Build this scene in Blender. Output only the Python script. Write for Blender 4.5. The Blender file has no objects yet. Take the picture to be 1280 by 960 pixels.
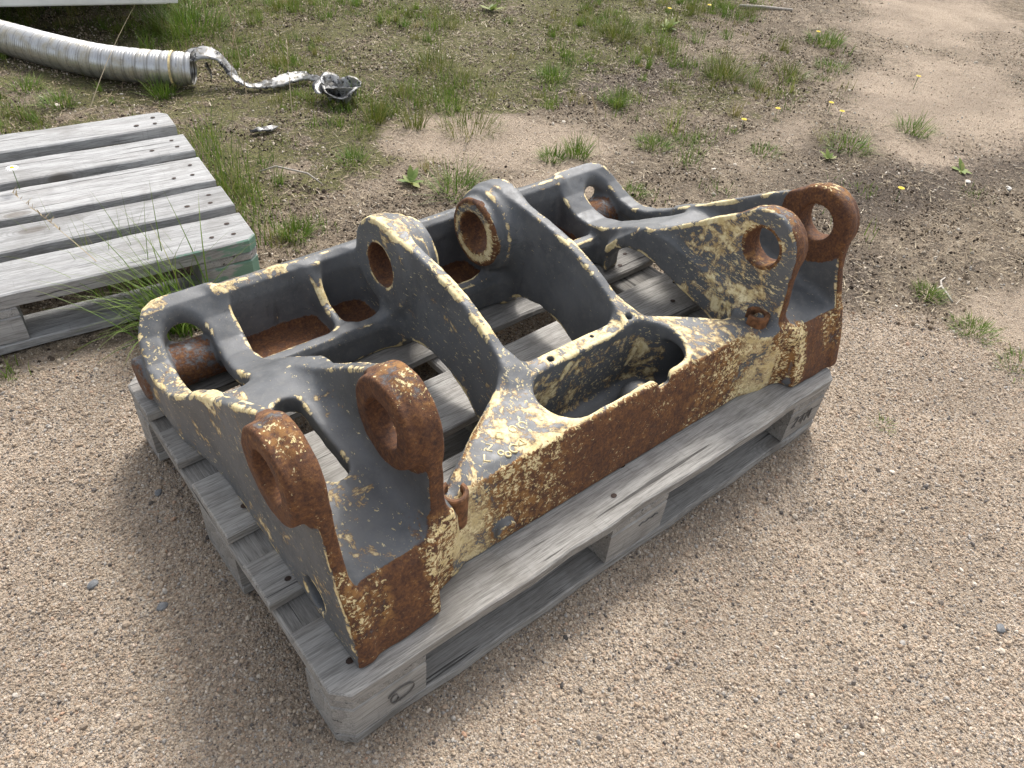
import bpy, bmesh, math, random
import numpy as np
from mathutils import Vector, Matrix
random.seed(7)
rng = np.random.default_rng(11)
SC = bpy.context.scene
COL = SC.collection

# ------------------------------------------------------------------ camera, sky, sun
CAM = Vector((-0.19063, -0.47931, 1.16093))
RIGHT = Vector((0.772344, -0.630608, 0.076284))
DOWN = Vector((-0.373088, -0.547549, -0.748996))
FWD = Vector((0.514092, 0.550022, -0.658168))
cam = bpy.data.cameras.new('camera')
cam.sensor_width = 36.0
cam.lens = 27.28
cam.clip_start = 0.02
cam.clip_end = 2000
cam_ob = bpy.data.objects.new('camera', cam)
COL.objects.link(cam_ob)
m = Matrix.Identity(4)
for i in range(3):
    m[i][0] = RIGHT[i]; m[i][1] = -DOWN[i]; m[i][2] = -FWD[i]; m[i][3] = CAM[i]
cam_ob.matrix_world = m
SC.camera = cam_ob

SUN_EL, SUN_AZ = math.radians(52), math.radians(38)      # azimuth measured from +x towards +y
sun = bpy.data.lights.new('sun', 'SUN')
sun.energy = 1.5
sun.angle = math.radians(13)
sun.color = (1.0, 0.965, 0.92)
sun_ob = bpy.data.objects.new('sun', sun)
COL.objects.link(sun_ob)
sd = Vector((math.cos(SUN_EL) * math.cos(SUN_AZ), math.cos(SUN_EL) * math.sin(SUN_AZ), math.sin(SUN_EL)))
sun_ob.rotation_euler = sd.to_track_quat('Z', 'Y').to_euler()
sun_ob.location = (2, 2, 5)

world = bpy.data.worlds.new('World')
SC.world = world
world.use_nodes = True
wn = world.node_tree
bg = wn.nodes['Background']
sky = wn.nodes.new('ShaderNodeTexSky')
sky.sky_type = 'NISHITA'
sky.sun_disc = False
sky.sun_elevation = SUN_EL
sky.sun_rotation = math.pi / 2 - SUN_AZ
sky.dust_density = 4.0
hs = wn.nodes.new('ShaderNodeHueSaturation')
hs.inputs['Saturation'].default_value = 0.35            # thin cloud: a greyer sky
wn.links.new(sky.outputs[0], hs.inputs['Color'])
wn.links.new(hs.outputs[0], bg.inputs['Color'])
bg.inputs['Strength'].default_value = 0.135
SC.view_settings.view_transform = 'Standard'
SC.view_settings.look = 'None'
SC.view_settings.exposure = 1.02
SC.view_settings.gamma = 1.0

# ------------------------------------------------------------------ node helpers
class NT:
    def __init__(self, name):
        self.mat = bpy.data.materials.new(name)
        self.mat.use_nodes = True
        self.t = self.mat.node_tree
        self.b = self.t.nodes['Principled BSDF']
    def put(self, sock, v):
        if v is None: return
        if isinstance(v, bpy.types.NodeSocket): self.t.links.new(v, sock)
        elif isinstance(v, (tuple, list)):
            n = len(sock.default_value)
            sock.default_value = tuple(v)[:n] if len(v) >= n else tuple(v) + (1.0,) * (n - len(v))
        else: sock.default_value = v
    def n(self, typ, out=0, props=None, **ins):
        nd = self.t.nodes.new(typ)
        for k, v in (props or {}).items(): setattr(nd, k, v)
        for k, v in ins.items():
            key = k.replace('_', ' ')
            self.put(nd.inputs[int(k[1:])] if k[0] == 'i' and k[1:].isdigit() else nd.inputs[key], v)
        return nd.outputs[out]
    def coord(self): return self.n('ShaderNodeTexCoord', 'Object')
    def mapping(self, v, scale=(1, 1, 1), loc=(0, 0, 0)):
        return self.n('ShaderNodeMapping', 0, None, Vector=v, Scale=scale, Location=loc)
    def noise(self, v, scale, detail=3.0, rough=0.55, out='Fac', dist=0.0):
        return self.n('ShaderNodeTexNoise', out, None, Vector=v, Scale=scale, Detail=detail, Roughness=rough, Distortion=dist)
    def voro(self, v, scale, out='Distance', feature='F1', rnd=1.0):
        return self.n('ShaderNodeTexVoronoi', out, {'feature': feature}, Vector=v, Scale=scale, Randomness=rnd)
    def m(self, op, a, b=None, c=None, clamp=False):
        return self.n('ShaderNodeMath', 0, {'operation': op, 'use_clamp': clamp}, i0=a, i1=b, i2=c)
    def vm(self, op, a, b=None):
        return self.n('ShaderNodeVectorMath', 0, {'operation': op}, i0=a, i1=b)
    def mix(self, f, a, b):
        nd = self.t.nodes.new('ShaderNodeMix'); nd.data_type = 'RGBA'
        self.put(nd.inputs[0], f); self.put(nd.inputs[6], a); self.put(nd.inputs[7], b)
        return nd.outputs[2]
    def ss(self, v, lo, hi, a=0.0, b=1.0):
        return self.n('ShaderNodeMapRange', 0, {'interpolation_type': 'SMOOTHSTEP'}, i0=v, i1=lo, i2=hi, i3=a, i4=b)
    def ramp(self, f, stops, interp='LINEAR'):
        nd = self.t.nodes.new('ShaderNodeValToRGB')
        cr = nd.color_ramp; cr.interpolation = interp
        while len(cr.elements) < len(stops): cr.elements.new(0.5)
        for e, (p, c) in zip(cr.elements, stops):
            e.position = p; e.color = (c[0], c[1], c[2], 1)
        self.put(nd.inputs[0], f)
        return nd.outputs[0]
    def attr(self, name, out='Fac', typ='GEOMETRY'):
        return self.n('ShaderNodeAttribute', out, {'attribute_name': name, 'attribute_type': typ})
    def rand(self): return self.n('ShaderNodeObjectInfo', 'Random')
    def bump(self, h, strength=0.5, dist=0.002, normal=None):
        return self.n('ShaderNodeBump', 0, None, Height=h, Strength=strength, Distance=dist, Normal=normal)
    def out(self, color=None, rough=None, normal=None, metal=None, spec=None):
        self.put(self.b.inputs['Base Color'], color); self.put(self.b.inputs['Roughness'], rough)
        self.put(self.b.inputs['Normal'], normal); self.put(self.b.inputs['Metallic'], metal)
        self.put(self.b.inputs['Specular IOR Level'], spec)
        return self.mat

# ------------------------------------------------------------------ object helpers
def mesh_np(name, verts, faces=None, quads=None, tris=None):
    me = bpy.data.meshes.new(name)
    if faces is not None:
        me.from_pydata([tuple(v) for v in verts], [], faces)
    else:
        verts = np.asarray(verts, np.float32)
        idx = []; tot = []
        if quads is not None and len(quads): idx.append(np.asarray(quads).ravel()); tot.append(np.full(len(quads), 4))
        if tris is not None and len(tris): idx.append(np.asarray(tris).ravel()); tot.append(np.full(len(tris), 3))
        idx = np.concatenate(idx).astype(np.int32); tot = np.concatenate(tot)
        st = np.concatenate([[0], np.cumsum(tot)[:-1]]).astype(np.int32)
        me.vertices.add(len(verts)); me.vertices.foreach_set('co', verts.ravel())
        me.loops.add(len(idx)); me.loops.foreach_set('vertex_index', idx)
        me.polygons.add(len(tot)); me.polygons.foreach_set('loop_start', st)
        me.update(calc_edges=True)
    me.validate()
    return me
def smooth(me, on=True):
    me.polygons.foreach_set('use_smooth', np.full(len(me.polygons), on))
def link(name, me, mat=None, parent=None):
    o = bpy.data.objects.new(name, me)
    COL.objects.link(o)
    if mat is not None and me is not None and len(me.materials) == 0: me.materials.append(mat)
    if parent is not None: o.parent = parent
    return o
def empty(name, loc=(0, 0, 0), rz=0.0):
    o = bpy.data.objects.new(name, None)
    o.location = loc; o.rotation_euler = (0, 0, rz); o.empty_display_size = 0.1
    COL.objects.link(o)
    return o
def tag(o, label=None, cat=None, group=None, kind=None):
    if label: o['label'] = label
    if cat: o['category'] = cat
    if group: o['group'] = group
    if kind: o['kind'] = kind
    return o
def fattr(me, name, arr):
    a = me.attributes.new(name, 'FLOAT', 'POINT')
    a.data.foreach_set('value', np.ascontiguousarray(arr, np.float32))
def vnoise(p, freq, seed=0):
    """cheap value noise, p (n,3) -> (n,) in -1..1"""
    q = np.asarray(p, np.float64) * freq + seed * 17.31
    i = np.floor(q).astype(np.int64); f = q - i; f = f * f * (3 - 2 * f)
    def h(a, b, c):
        v = np.sin(a * 127.1 + b * 311.7 + c * 74.7 + seed * 13.7) * 43758.5453
        return (v - np.floor(v)) * 2 - 1
    r = 0
    for dx in (0, 1):
        for dy in (0, 1):
            for dz in (0, 1):
                w = (f[:, 0] if dx else 1 - f[:, 0]) * (f[:, 1] if dy else 1 - f[:, 1]) * (f[:, 2] if dz else 1 - f[:, 2])
                r = r + w * h(i[:, 0] + dx, i[:, 1] + dy, i[:, 2] + dz)
    return r

def tube_mesh(name, pts, rad, seg=8):
    pts = [Vector(p) for p in pts]; V = []; F = []
    for i, p in enumerate(pts):
        tdir = (pts[min(i + 1, len(pts) - 1)] - pts[max(i - 1, 0)]).normalized()
        a = tdir.cross(Vector((0, 0, 1)))
        a = a.normalized() if a.length > .1 else Vector((1, 0, 0)); b = tdir.cross(a)
        rr = rad[i] if isinstance(rad, (list, tuple)) else rad
        for k in range(seg):
            th = 2 * math.pi * k / seg; q = p + (a * math.cos(th) + b * math.sin(th)) * rr; V.append(tuple(q))
        if i:
            o = (i - 1) * seg
            for k in range(seg): F.append((o + k, o + (k + 1) % seg, o + seg + (k + 1) % seg, o + seg + k))
    F.append(tuple(range(seg))[::-1]); F.append(tuple(range(len(V) - seg, len(V))))
    me = bpy.data.meshes.new(name); me.from_pydata(V, [], F); me.update(); smooth(me)
    return me
# ------------------------------------------------------------------ materials
def wood_mat(name, axis, base_lo, base_hi, bleach):
    t = NT(name)
    v = t.coord()
    r = t.rand()
    off = t.n('ShaderNodeCombineXYZ', 0, None, X=t.m('MULTIPLY', r, 7.3), Y=t.m('MULTIPLY', r, 13.7), Z=t.m('MULTIPLY', r, 5.1))
    v = t.vm('ADD', v, off)
    S = (1, 1, 1)
    def st(along, across):
        s = [across] * 3; s[axis] = along
        return t.mapping(v, tuple(s))
    warp = t.noise(st(2.0, 5.0), 1.0, 2.0, 0.5, 'Color')
    wv = t.vm('ADD', st(1.2, 16.0), t.n('ShaderNodeVectorMath', 0, {'operation': 'SCALE'}, i0=warp, Scale=2.2))
    rings = t.n('ShaderNodeTexWave', 'Fac', {'wave_type': 'RINGS', 'rings_direction': 'XYZ'[axis], 'wave_profile': 'SAW'},
                Vector=wv, Scale=0.55, Distortion=2.0, Detail=2.0, Detail_Scale=1.5)
    fib = t.noise(st(11, 250), 1.0, 5.0, 0.68, dist=.15)
    fine = t.noise(st(30, 640), 1.0, 3.0, 0.65)
    chk = t.ss(t.noise(st(170, 14), 1.0, 2.0, .5), .645, .70)
    blot = t.noise(v, 7.0, 4.0, 0.6)
    crack = t.noise(st(2.2, 95), 1.0, 3.0, 0.6)
    crk = t.ss(crack, 0.365, 0.325)
    g = t.m('ADD', t.m('MULTIPLY', rings, 0.10), t.m('ADD', t.m('MULTIPLY', fib, 0.52), t.m('MULTIPLY', fine, 0.38)))
    col = t.mix(t.ss(g, 0.35, 0.65), base_lo, base_hi)
    col = t.mix(t.m('MULTIPLY', chk, .35), col, base_lo)
    col = t.mix(t.ss(t.noise(st(3, 40), 1.0, 4.0, .6),   .50, .74, 0, .32), col, (base_hi[0] * .66, base_hi[1] * .60, base_hi[2] * .57, 1))
    col = t.mix(t.ss(fine, 0.35, 0.7, 0.0, 0.35), col, bleach)
    col = t.mix(t.ss(blot, 0.48, 0.72, 0.0, 0.5), col, (base_lo[0] * .8, base_lo[1] * .76, base_lo[2] * .70, 1))
    # knots
    kv = t.mapping(v, tuple(2.6 if i == axis else 6.0 for i in range(3)))
    kd = t.voro(kv, 1.0)
    knot = t.ss(kd, 0.11, 0.05)
    kring = t.m('SINE', t.m('MULTIPLY', kd, 190.0))
    col = t.mix(t.m('MULTIPLY', t.ss(kd, 0.24, 0.10), t.ss(kring, -0.2, 0.9, 0.0, 0.45)), col, base_lo)
    col = t.mix(t.m('MULTIPLY', knot, 0.6), col, (0.11, 0.09, 0.07, 1))
    col = t.mix(t.m('MULTIPLY', crk, 0.75), col, (0.035, 0.032, 0.03, 1))
    rv = t.m('MULTIPLY_ADD', r, 0.32, 0.84)
    col = t.n('ShaderNodeHueSaturation', 0, None, Value=rv, Color=col, Saturation=1.0)
    h = t.m('SUBTRACT', t.m('ADD', t.m('MULTIPLY', fib, 1.0), t.m('MULTIPLY', fine, 0.5)), t.m('MULTIPLY', crk, 1.2))
    return t, col, h
def wood(name, axis, lo, hi, bl):
    t, col, h = wood_mat(name, axis, lo, hi, bl)
    return t.out(col, 0.78, t.bump(h, 0.7, 0.0016), spec=0.25)
G_LO, G_HI, G_BL = (0.165, 0.156, 0.142, 1), (0.36, 0.345, 0.318, 1), (0.43, 0.415, 0.385, 1)
W_X = wood('weathered_wood_x', 0, G_LO, G_HI, G_BL)
W_Y = wood('weathered_wood_y', 1, G_LO, G_HI, G_BL)
B_LO, B_HI, B_BL = (0.19, 0.187, 0.18, 1), (0.41, 0.408, 0.40, 1), (0.47, 0.468, 0.46, 1)
V_X = wood('bleached_wood_x', 0, B_LO, B_HI, B_BL)
V_Y = wood('bleached_wood_y', 1, B_LO, B_HI, B_BL)
def green_wood():
    t, col, h = wood_mat('green_painted_wood', 0, B_LO, B_HI, B_BL)
    v = t.coord()
    pn = t.noise(t.mapping(v, (14, 40, 60)), 1.0, 5.0, 0.7)
    nrm = t.n('ShaderNodeSeparateXYZ', 1, None, Vector=t.n('ShaderNodeTexCoord', 'Normal'))
    xx = t.n('ShaderNodeSeparateXYZ', 0, None, Vector=v)
    pn = t.m('ADD', pn, t.m('MULTIPLY', t.m('SUBTRACT', xx, 1.08), 1.2))
    mk = t.m('MULTIPLY', t.ss(pn, 0.50, 0.60), t.ss(nrm, -.3, -.6))
    col = t.mix(t.m('MULTIPLY', mk, 0.85), col, (0.13, 0.27, 0.19, 1))
    return t.out(col, 0.7, t.bump(h, 0.6, 0.0015), spec=0.25)
V_G = green_wood()

def simple(name, col, rough=0.6, metal=0.0, var=0.25, scale=40.0, bump=0.0):
    t = NT(name)
    v = t.coord()
    n = t.noise(v, scale, 4.0, 0.6)
    c = t.mix(t.ss(n, 0.3, 0.7), tuple(x * (1 - var) for x in col[:3]) + (1,), tuple(min(1, x * (1 + var)) for x in col[:3]) + (1,))
    return t.out(c, rough, t.bump(n, bump, 0.001) if bump else None, metal)
NAIL = simple('rusty_nail', (0.035, 0.02, 0.014), 0.7, 0.3)
INK = simple('faded_brand_mark', (0.13, 0.122, 0.112), 0.9)

def iron_mat():
    t = NT('worn_painted_iron')
    v = t.coord()
    wear, rust, cream = t.attr('wear'), t.attr('rust'), t.attr('cream')
    va = t.mapping(v, (1.0, .55, 1.5))
    n1 = t.noise(va, 17.0, 8.0, 0.70, dist=0.5)
    n2 = t.noise(t.mapping(v, (1, 1, 1), (3.1, 1.7, 5.5)), 60.0, 7.0, 0.72)
    n3 = t.noise(t.mapping(v, (1, 1, 1), (7.1, 2.7, 1.5)), 210.0, 4.0, 0.70)
    n4 = t.noise(t.mapping(v, (1, 1, 1), (0.3, 9.7, 4.5)), 7.0, 6.0, 0.62)
    n5 = t.noise(t.mapping(va, (1, 1, 1), (2.3, 4.7, 6.5)), 130.0, 5.0, 0.75, dist=0.3)
    # paint: slate grey, dusty and dull
    n6 = t.noise(t.mapping(v, (1, 1, 1), (5.3, 8.7, 2.5)), 11.0, 9.0, 0.74, dist=0.8)
    grey = t.mix(t.ss(n4, 0.35, 0.68), (0.080, 0.084, 0.088, 1), (0.130, 0.134, 0.138, 1))
    grey = t.mix(t.ss(n2, 0.46, 0.66, 0.0, 0.5), grey, (0.16, 0.156, 0.147, 1))
    grey = t.mix(t.ss(n3, 0.58, 0.70, 0.0, 0.4), grey, (0.21, 0.20, 0.18, 1))
    grey = t.mix(t.ss(n6, 0.58, 0.66, 0.0, 0.45), grey, (0.040, 0.042, 0.045, 1))
    crm = t.mix(t.ss(n2, 0.35, 0.66), (0.60, 0.46, 0.21, 1), (0.82, 0.71, 0.43, 1))
    crm = t.mix(t.ss(n3, 0.57, 0.68, 0, .6), crm, (.40, .26, .11, 1))
    rv = t.m('ADD', t.m('MULTIPLY', n2, 0.40), t.m('ADD', t.m('MULTIPLY', n3, 0.40), t.m('MULTIPLY', n6, 0.20)))
    rst = t.ramp(rv, [(0.36, (0.026, 0.013, 0.009)), (0.45, (0.080, 0.033, 0.016)), (0.52, (0.130, 0.055, 0.023)), (0.59, (0.20, 0.092, 0.034)), (0.67, (0.32, 0.17, 0.062))])
    edge = t.m('MULTIPLY', t.ss(wear, 0.22, 0.95), t.ss(n6, 0.44, 0.56, 0.1, 1.0))
    cm = t.m('ADD', t.m('ADD', t.m('MULTIPLY', n6, 0.62), t.m('ADD', t.m('MULTIPLY', n1, 0.34), t.m('MULTIPLY', n2, 0.16))),
             t.m('ADD', t.m('MULTIPLY', cream, 0.42), t.m('MULTIPLY', edge, 0.19)))
    patch = t.ss(cm, 0.752, 0.760)
    speck = t.ss(t.m('ADD', n5, t.m('ADD', t.m('MULTIPLY', cream, 0.30), t.m('MULTIPLY', edge, 0.12))), 0.712, 0.722)
    cmask = t.m('MAXIMUM', patch, speck)
    rm = t.m('ADD', t.m('ADD', t.m('MULTIPLY', n2, 0.35), t.m('ADD', t.m('MULTIPLY', n6, .30), t.m('MULTIPLY', n5, 0.22))),
             t.m('ADD', t.m('MULTIPLY', rust, 0.62), t.m('MULTIPLY', edge, 0.05)))
    rmask = t.ss(rm, 0.69, 0.78)
    rim = t.m('MULTIPLY', t.ss(cm, 0.739, 0.753), t.m('SUBTRACT', 1.0, t.ss(cm, 0.766, 0.80)))
    col = t.mix(cmask, grey, crm)
    col = t.mix(t.m('MULTIPLY', rim, 0.55), col, (0.22, 0.11, 0.04, 1))
    sp = t.ss(t.m('ADD', t.m('ADD', t.m('MULTIPLY', n5, .62), t.m('MULTIPLY', n6, .38)), t.m('MULTIPLY', cream, 0.25)), 0.640, 0.670)
    rcol = t.mix(t.m('MULTIPLY', sp, t.ss(cream, 0.04, 0.25)), rst, crm)
    rcol = t.mix(t.m('MULTIPLY', t.ss(cream, .15, .45), t.ss(n2, .45, .6, 0, .75)), rcol, (.33, .17, .055, 1))
    rcol = t.mix(t.m('MULTIPLY', sp, t.ss(cream, 0.04, 0.25)), rcol, crm)
    col = t.mix(rmask, col, rcol)
    rough = t.m('ADD', t.ss(n2, .3, .7, .42, .62), t.m('ADD', t.m('MULTIPLY', rmask, 0.34), t.m('MULTIPLY', cmask, 0.12)))
    hgt = t.m('ADD', t.m('MULTIPLY', n3, 0.38), t.m('ADD', t.m('MULTIPLY', rmask, t.m('ADD', t.m('MULTIPLY', n3, 0.9), t.m('MULTIPLY', n2, 1.0))), t.m('MULTIPLY', cmask, -0.45)))
    hgt = t.m('ADD', hgt, t.m('MULTIPLY', n2, 0.35))
    return t.out(col, rough, t.bump(hgt, 0.55, 0.0014), spec=0.5)
IRON = iron_mat()

# ------------------------------------------------------------------ pallets
def prism(pts, z0, z1, bev=0.003, jit=0.0):
    """a board: outline pts (ccw) from z0 to z1 with a small bevel all round"""
    P = np.array(pts, float); n = len(P); c = P.mean(0)
    d1 = np.roll(P, -1, 0) - P; d0 = P - np.roll(P, 1, 0)
    d1 /= np.linalg.norm(d1, axis=1)[:, None]; d0 /= np.linalg.norm(d0, axis=1)[:, None]
    nr = np.stack([-(d0 + d1)[:, 1], (d0 + d1)[:, 0]], 1); nr /= np.linalg.norm(nr, axis=1)[:, None]
    I = P + nr * bev * 1.25
    loops = [(I, z0), (P, z0 + bev), (P, z1 - bev), (I, z1)]
    V = []
    for L, z in loops: V += [(x, y, z) for x, y in L]
    F = [tuple(range(n))[::-1], tuple(range(3 * n, 4 * n))]
    for k in range(3):
        for i in range(n):
            j = (i + 1) % n
            F.append((k * n + i, k * n + j, (k + 1) * n + j, (k + 1) * n + i))
    return V, F
def board_outline(x0, x1, y0, y1, axis, wob=0.0025, seg=10, ch=()):
    """rectangle whose long edges wander a little; ch: chamfered corners among 'll','lr','ul','ur'"""
    c = 0.022
    lo = []; hi = []
    if axis == 0:
        for i in range(seg + 1):
            x = x0 + (x1 - x0) * i / seg
            w = 0 if i in (0, seg) else wob
            lo.append((x, y0 + random.uniform(-w, w))); hi.append((x, y1 + random.uniform(-w, w)))
        P = []
        P += [(x0, y0 + c), (x0 + c, y0)] if 'll' in ch else [lo[0]]
        P += lo[1:-1]
        P += [(x1 - c, y0), (x1, y0 + c)] if 'lr' in ch else [lo[-1]]
        P += [(x1, y1 - c), (x1 - c, y1)] if 'ur' in ch else [hi[-1]]
        P += hi[1:-1][::-1]
        P += [(x0 + c, y1), (x0, y1 - c)] if 'ul' in ch else [hi[0]]
        return P
    Q = board_outline(y0, y1, x0, x1, 0, wob, seg, tuple({'ll': 'll', 'lr': 'ul', 'ul': 'lr', 'ur': 'ur'}[k] for k in ch))
    return [(b, a) for a, b in Q][::-1]
def board(name, parent, x0, x1, y0, y1, z0, z1, axis, mat, ch=(), wob=0.0025, seg=10, warp=0.0):
    V, F = prism(board_outline(x0, x1, y0, y1, axis, wob, seg, ch), z0, z1, random.uniform(.0022, .0038))
    me = bpy.data.meshes.new(name); me.from_pydata(V, [], F); me.update()
    return link(name, me, mat, parent)
def pallet(root, deck, mx, my, L=1.2, W=0.8, green=None, zd=.1222):
    bw = 0.145
    xs = [(0, bw), (L / 2 - bw / 2, L / 2 + bw / 2), (L - bw, L)]
    ys = [(0, .1), (W / 2 - bw / 2, W / 2 + bw / 2), (W - .1, W)]
    parts = []
    for k, (y0, y1) in enumerate(deck):
        ch = ('ll', 'lr') if k == 0 else ('ul', 'ur') if k == len(deck) - 1 else ()
        e0, e1 = random.uniform(-.003, .003), random.uniform(-.003, .003)
        if ch: e0 = e1 = 0
        parts.append(board('deck_board', root, e0, L + e1, y0, y1, zd + .0004 * k, .1442 + random.uniform(-.0008, .0012), 0, mx, ch, .003, 14))
    for x0, x1 in xs:
        ch = ('ll', 'ul') if x0 == 0 else ('lr', 'ur') if x1 == L else ()
        board('stringer_board', root, x0 + .001, x1 - .001,   .002, W - .002, zd - .022, zd - .0002, 1, my, ch, .0015, 8)
    for i, (x0, x1) in enumerate(xs):
        for j, (y0, y1) in enumerate(ys):
            ch = ()
            if i == 0 and j == 0: ch = ('ll',)
            if i == 0 and j == 2: ch = ('ul',)
            if i == 2 and j == 0: ch = ('lr',)
            if i == 2 and j == 2: ch = ('ur',)
            o = board('block', root, x0 + .0005, x1 - .0005, y0 + .0015, y1 - .0015, .0222, zd - .0222, 0, mx, ch, .0008, 3)
            if green and i == 2 and j == 0: parts.append(o)
    for k, (y0, y1) in enumerate(ys):
        ch = ('ll', 'lr') if k == 0 else ('ul', 'ur') if k == 2 else ()
        board('base_board', root, .001, L - .001, y0, y1, 0.0, .022, 0, mx, ch, .003, 12)
    # nail heads: three rows of pairs per board, in one small mesh
    V = []; F = []
    for (y0, y1) in deck:
        for (x0, x1) in xs:
            for (fx, fy) in ((.3, .3), (.72, .68), (.35, .72) if random.random() < .4 else (.7, .32)):
                cx = x0 + (x1 - x0) * fx + random.uniform(-.008, .008); cy = y0 + (y1 - y0) * fy + random.uniform(-.006, .006)
                r = random.uniform(.0045, .0064); b = len(V)
                for q in range(8):
                    a = q * math.pi / 4
                    V.append((cx + r * 1.25 * math.cos(a), cy + r * math.sin(a), .1456))
                V.append((cx, cy, .1462))
                for q in range(8): F.append((b + q, b + (q + 1) % 8, b + 8))
    me = bpy.data.meshes.new('nail_heads'); me.from_pydata(V, [], F); me.update()
    tag(link('nail_heads', me, NAIL, root), kind='stuff')
    return parts
pal = tag(empty('wooden_pallet'), 'grey weathered wooden pallet on the gravel carrying the big iron casting', 'pallet', 'wooden pallets')
pallet(pal, [(0, .133), (.192, .280), (.341, .480), (.537, .626), (.680, .80)], W_X, W_Y)
# brand marks burnt into the blocks on the long side
def stroke(name, pts, w, parent, mat, y=-.0012):
    V = []; F = []
    for i, (x, z) in enumerate(pts):
        a = pts[max(0, i - 1)]; b = pts[min(len(pts) - 1, i + 1)]
        dx, dz = b[0] - a[0], b[1] - a[1]; l = math.hypot(dx, dz) or 1
        nx, nz = -dz / l * w / 2, dx / l * w / 2
        V += [(x - nx, y, z - nz), (x + nx, y, z + nz), (x + nx, y + .002, z + nz), (x - nx, y + .002, z - nz)]
        if i:
            b0 = 4 * i
            F += [(b0 - 4, b0, b0 + 1, b0 - 3), (b0 - 3, b0 + 1, b0 + 2, b0 - 2), (b0 - 1, b0 + 3, b0, b0 - 4)]
    me = bpy.data.meshes.new(name); me.from_pydata(V, [], F); me.update()
    return link(name, me, mat, parent)
stroke('brand_mark', [(.098 + .024 * math.cos(a), .063 + .017 * math.sin(a)) for a in np.linspace(-2.2, 2.6, 22)], .0015, pal, INK)
stroke('brand_mark', [(.088 + .006 * math.cos(a), .058 + .012 * math.sin(a)) for a in np.linspace(.6, 6.2, 16)] + [(.097, .044)], .0017, pal, INK)
for gx, pts in ((1.075, [(0, .08), (.012, .082), (.012, .07), (0, .055), (.014, .054)]), (1.098, [(.012, .05), (.012, .08), (0, .062), (.016, .062)]), (1.122, [(0, .052), (.004, .08), (.01, .06), (.014, .08), (.016, .052)])):
    stroke('brand_mark', [(gx + a, b) for a, b in pts], .0018, pal, INK)
stroke('brand_mark', [(.60 + .05 * k / 6, .079 + .004 * (k % 2)) for k in range(7)], .002, pal, INK)

pal2 = tag(empty('wooden_pallet', (.431, 1.134, 0.0), math.radians(-6.4)), 'pale bleached empty wooden pallet with green paint on its corner, in the grass', 'pallet', 'wooden pallets')
holder = pal2
def shifted(deck): return deck
dk = [(0, .138), (.178, .292), (.327, .481), (.523, .642), (.710, .825)]
L2 = 1.2
before = set(o.name for o in bpy.data.objects)
gp = pallet(pal2, dk, V_X, V_Y, L2, .825, green=True, zd=.109)
for o in pal2.children: o.location.x -= L2        # the pallet's right front corner is its origin
for o in (gp[0], gp[-1]):
    me = o.data; me.materials.clear(); me.materials.append(V_G)

# ------------------------------------------------------------------ iron casting as a signed distance field
CX = 0.637
D = 0.0036
Z0, Z1 = 0.136, 0.516
NH = int(0.64 / D) + 1
hx = (np.arange(NH + 1)) * D
yy = np.arange(0.008, 0.86, D)
zz = np.arange(Z0, Z1, D)
f32 = np.float32
H = hx.astype(f32)[:, None, None]; Y = yy.astype(f32)[None, :, None]; Z = zz.astype(f32)[None, None, :]
def poly(P, A, B):
    """2-D signed distance of polygon P on grid A x B"""
    P = np.array(P, float); n = len(P)
    d = np.full((len(A), len(B)), 1e9); s = np.ones_like(d)
    a = A[:, None]; b = B[None, :]
    for i in range(n):
        x1, y1 = P[i]; x0, y0 = P[i - 1]
        ex, ey = x0 - x1, y0 - y1
        wx, wy = a - x1, b - y1
        t = np.clip((wx * ex + wy * ey) / (ex * ex + ey * ey + 1e-18), 0, 1)
        d = np.minimum(d, (wx - ex * t) ** 2 + (wy - ey * t) ** 2)
        c1 = b >= y1; c2 = b < y0; c3 = ex * wy > ey * wx
        s = np.where((c1 & c2 & c3) | (~c1 & ~c2 & ~c3), -s, s)
    return (s * np.sqrt(d)).astype(f32)
def smin(a, b, k):
    h = np.maximum(k - np.abs(a - b), 0); return np.minimum(a, b) - h * h / (4 * k)
def smax(a, b, k): return -smin(-a, -b, k)
def arc(cy, cz, r, a0, a1, n=10):
    return [(cy + r * math.cos(math.radians(a0 + (a1 - a0) * i / n)), cz + r * math.sin(math.radians(a0 + (a1 - a0) * i / n))) for i in range(n + 1)]
def slab(h0, h1): return np.abs(H - f32((h0 + h1) / 2)) - f32((h1 - h0) / 2)
def yz(P): return poly(P, yy, zz)[None]
def hy(P): return poly(P, hx, yy)[:, :, None]
def circ(cy, cz, r): return (np.sqrt((Y - f32(cy)) ** 2 + (Z - f32(cz)) ** 2) - f32(r))
def capsule2(ax, ay, bx, by, r):
    ex, ey = bx - ax, by - ay
    wx, wy = H - f32(ax), Y - f32(ay)
    t = np.clip((wx * ex + wy * ey) / (ex * ex + ey * ey), 0, 1)
    return np.sqrt((wx - ex * t) ** 2 + (wy - ey * t) ** 2) - f32(r)

LY, LZ, LR = 0.172, 0.424, 0.070
arch_ = [(.568, .10), (.564, .19), (.535, .232), (.50, .262), (.45, .278), (.40, .276), (.31, .252), (.24, .236), (.20, .215), (.185, .10)]
comps = {}
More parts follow.
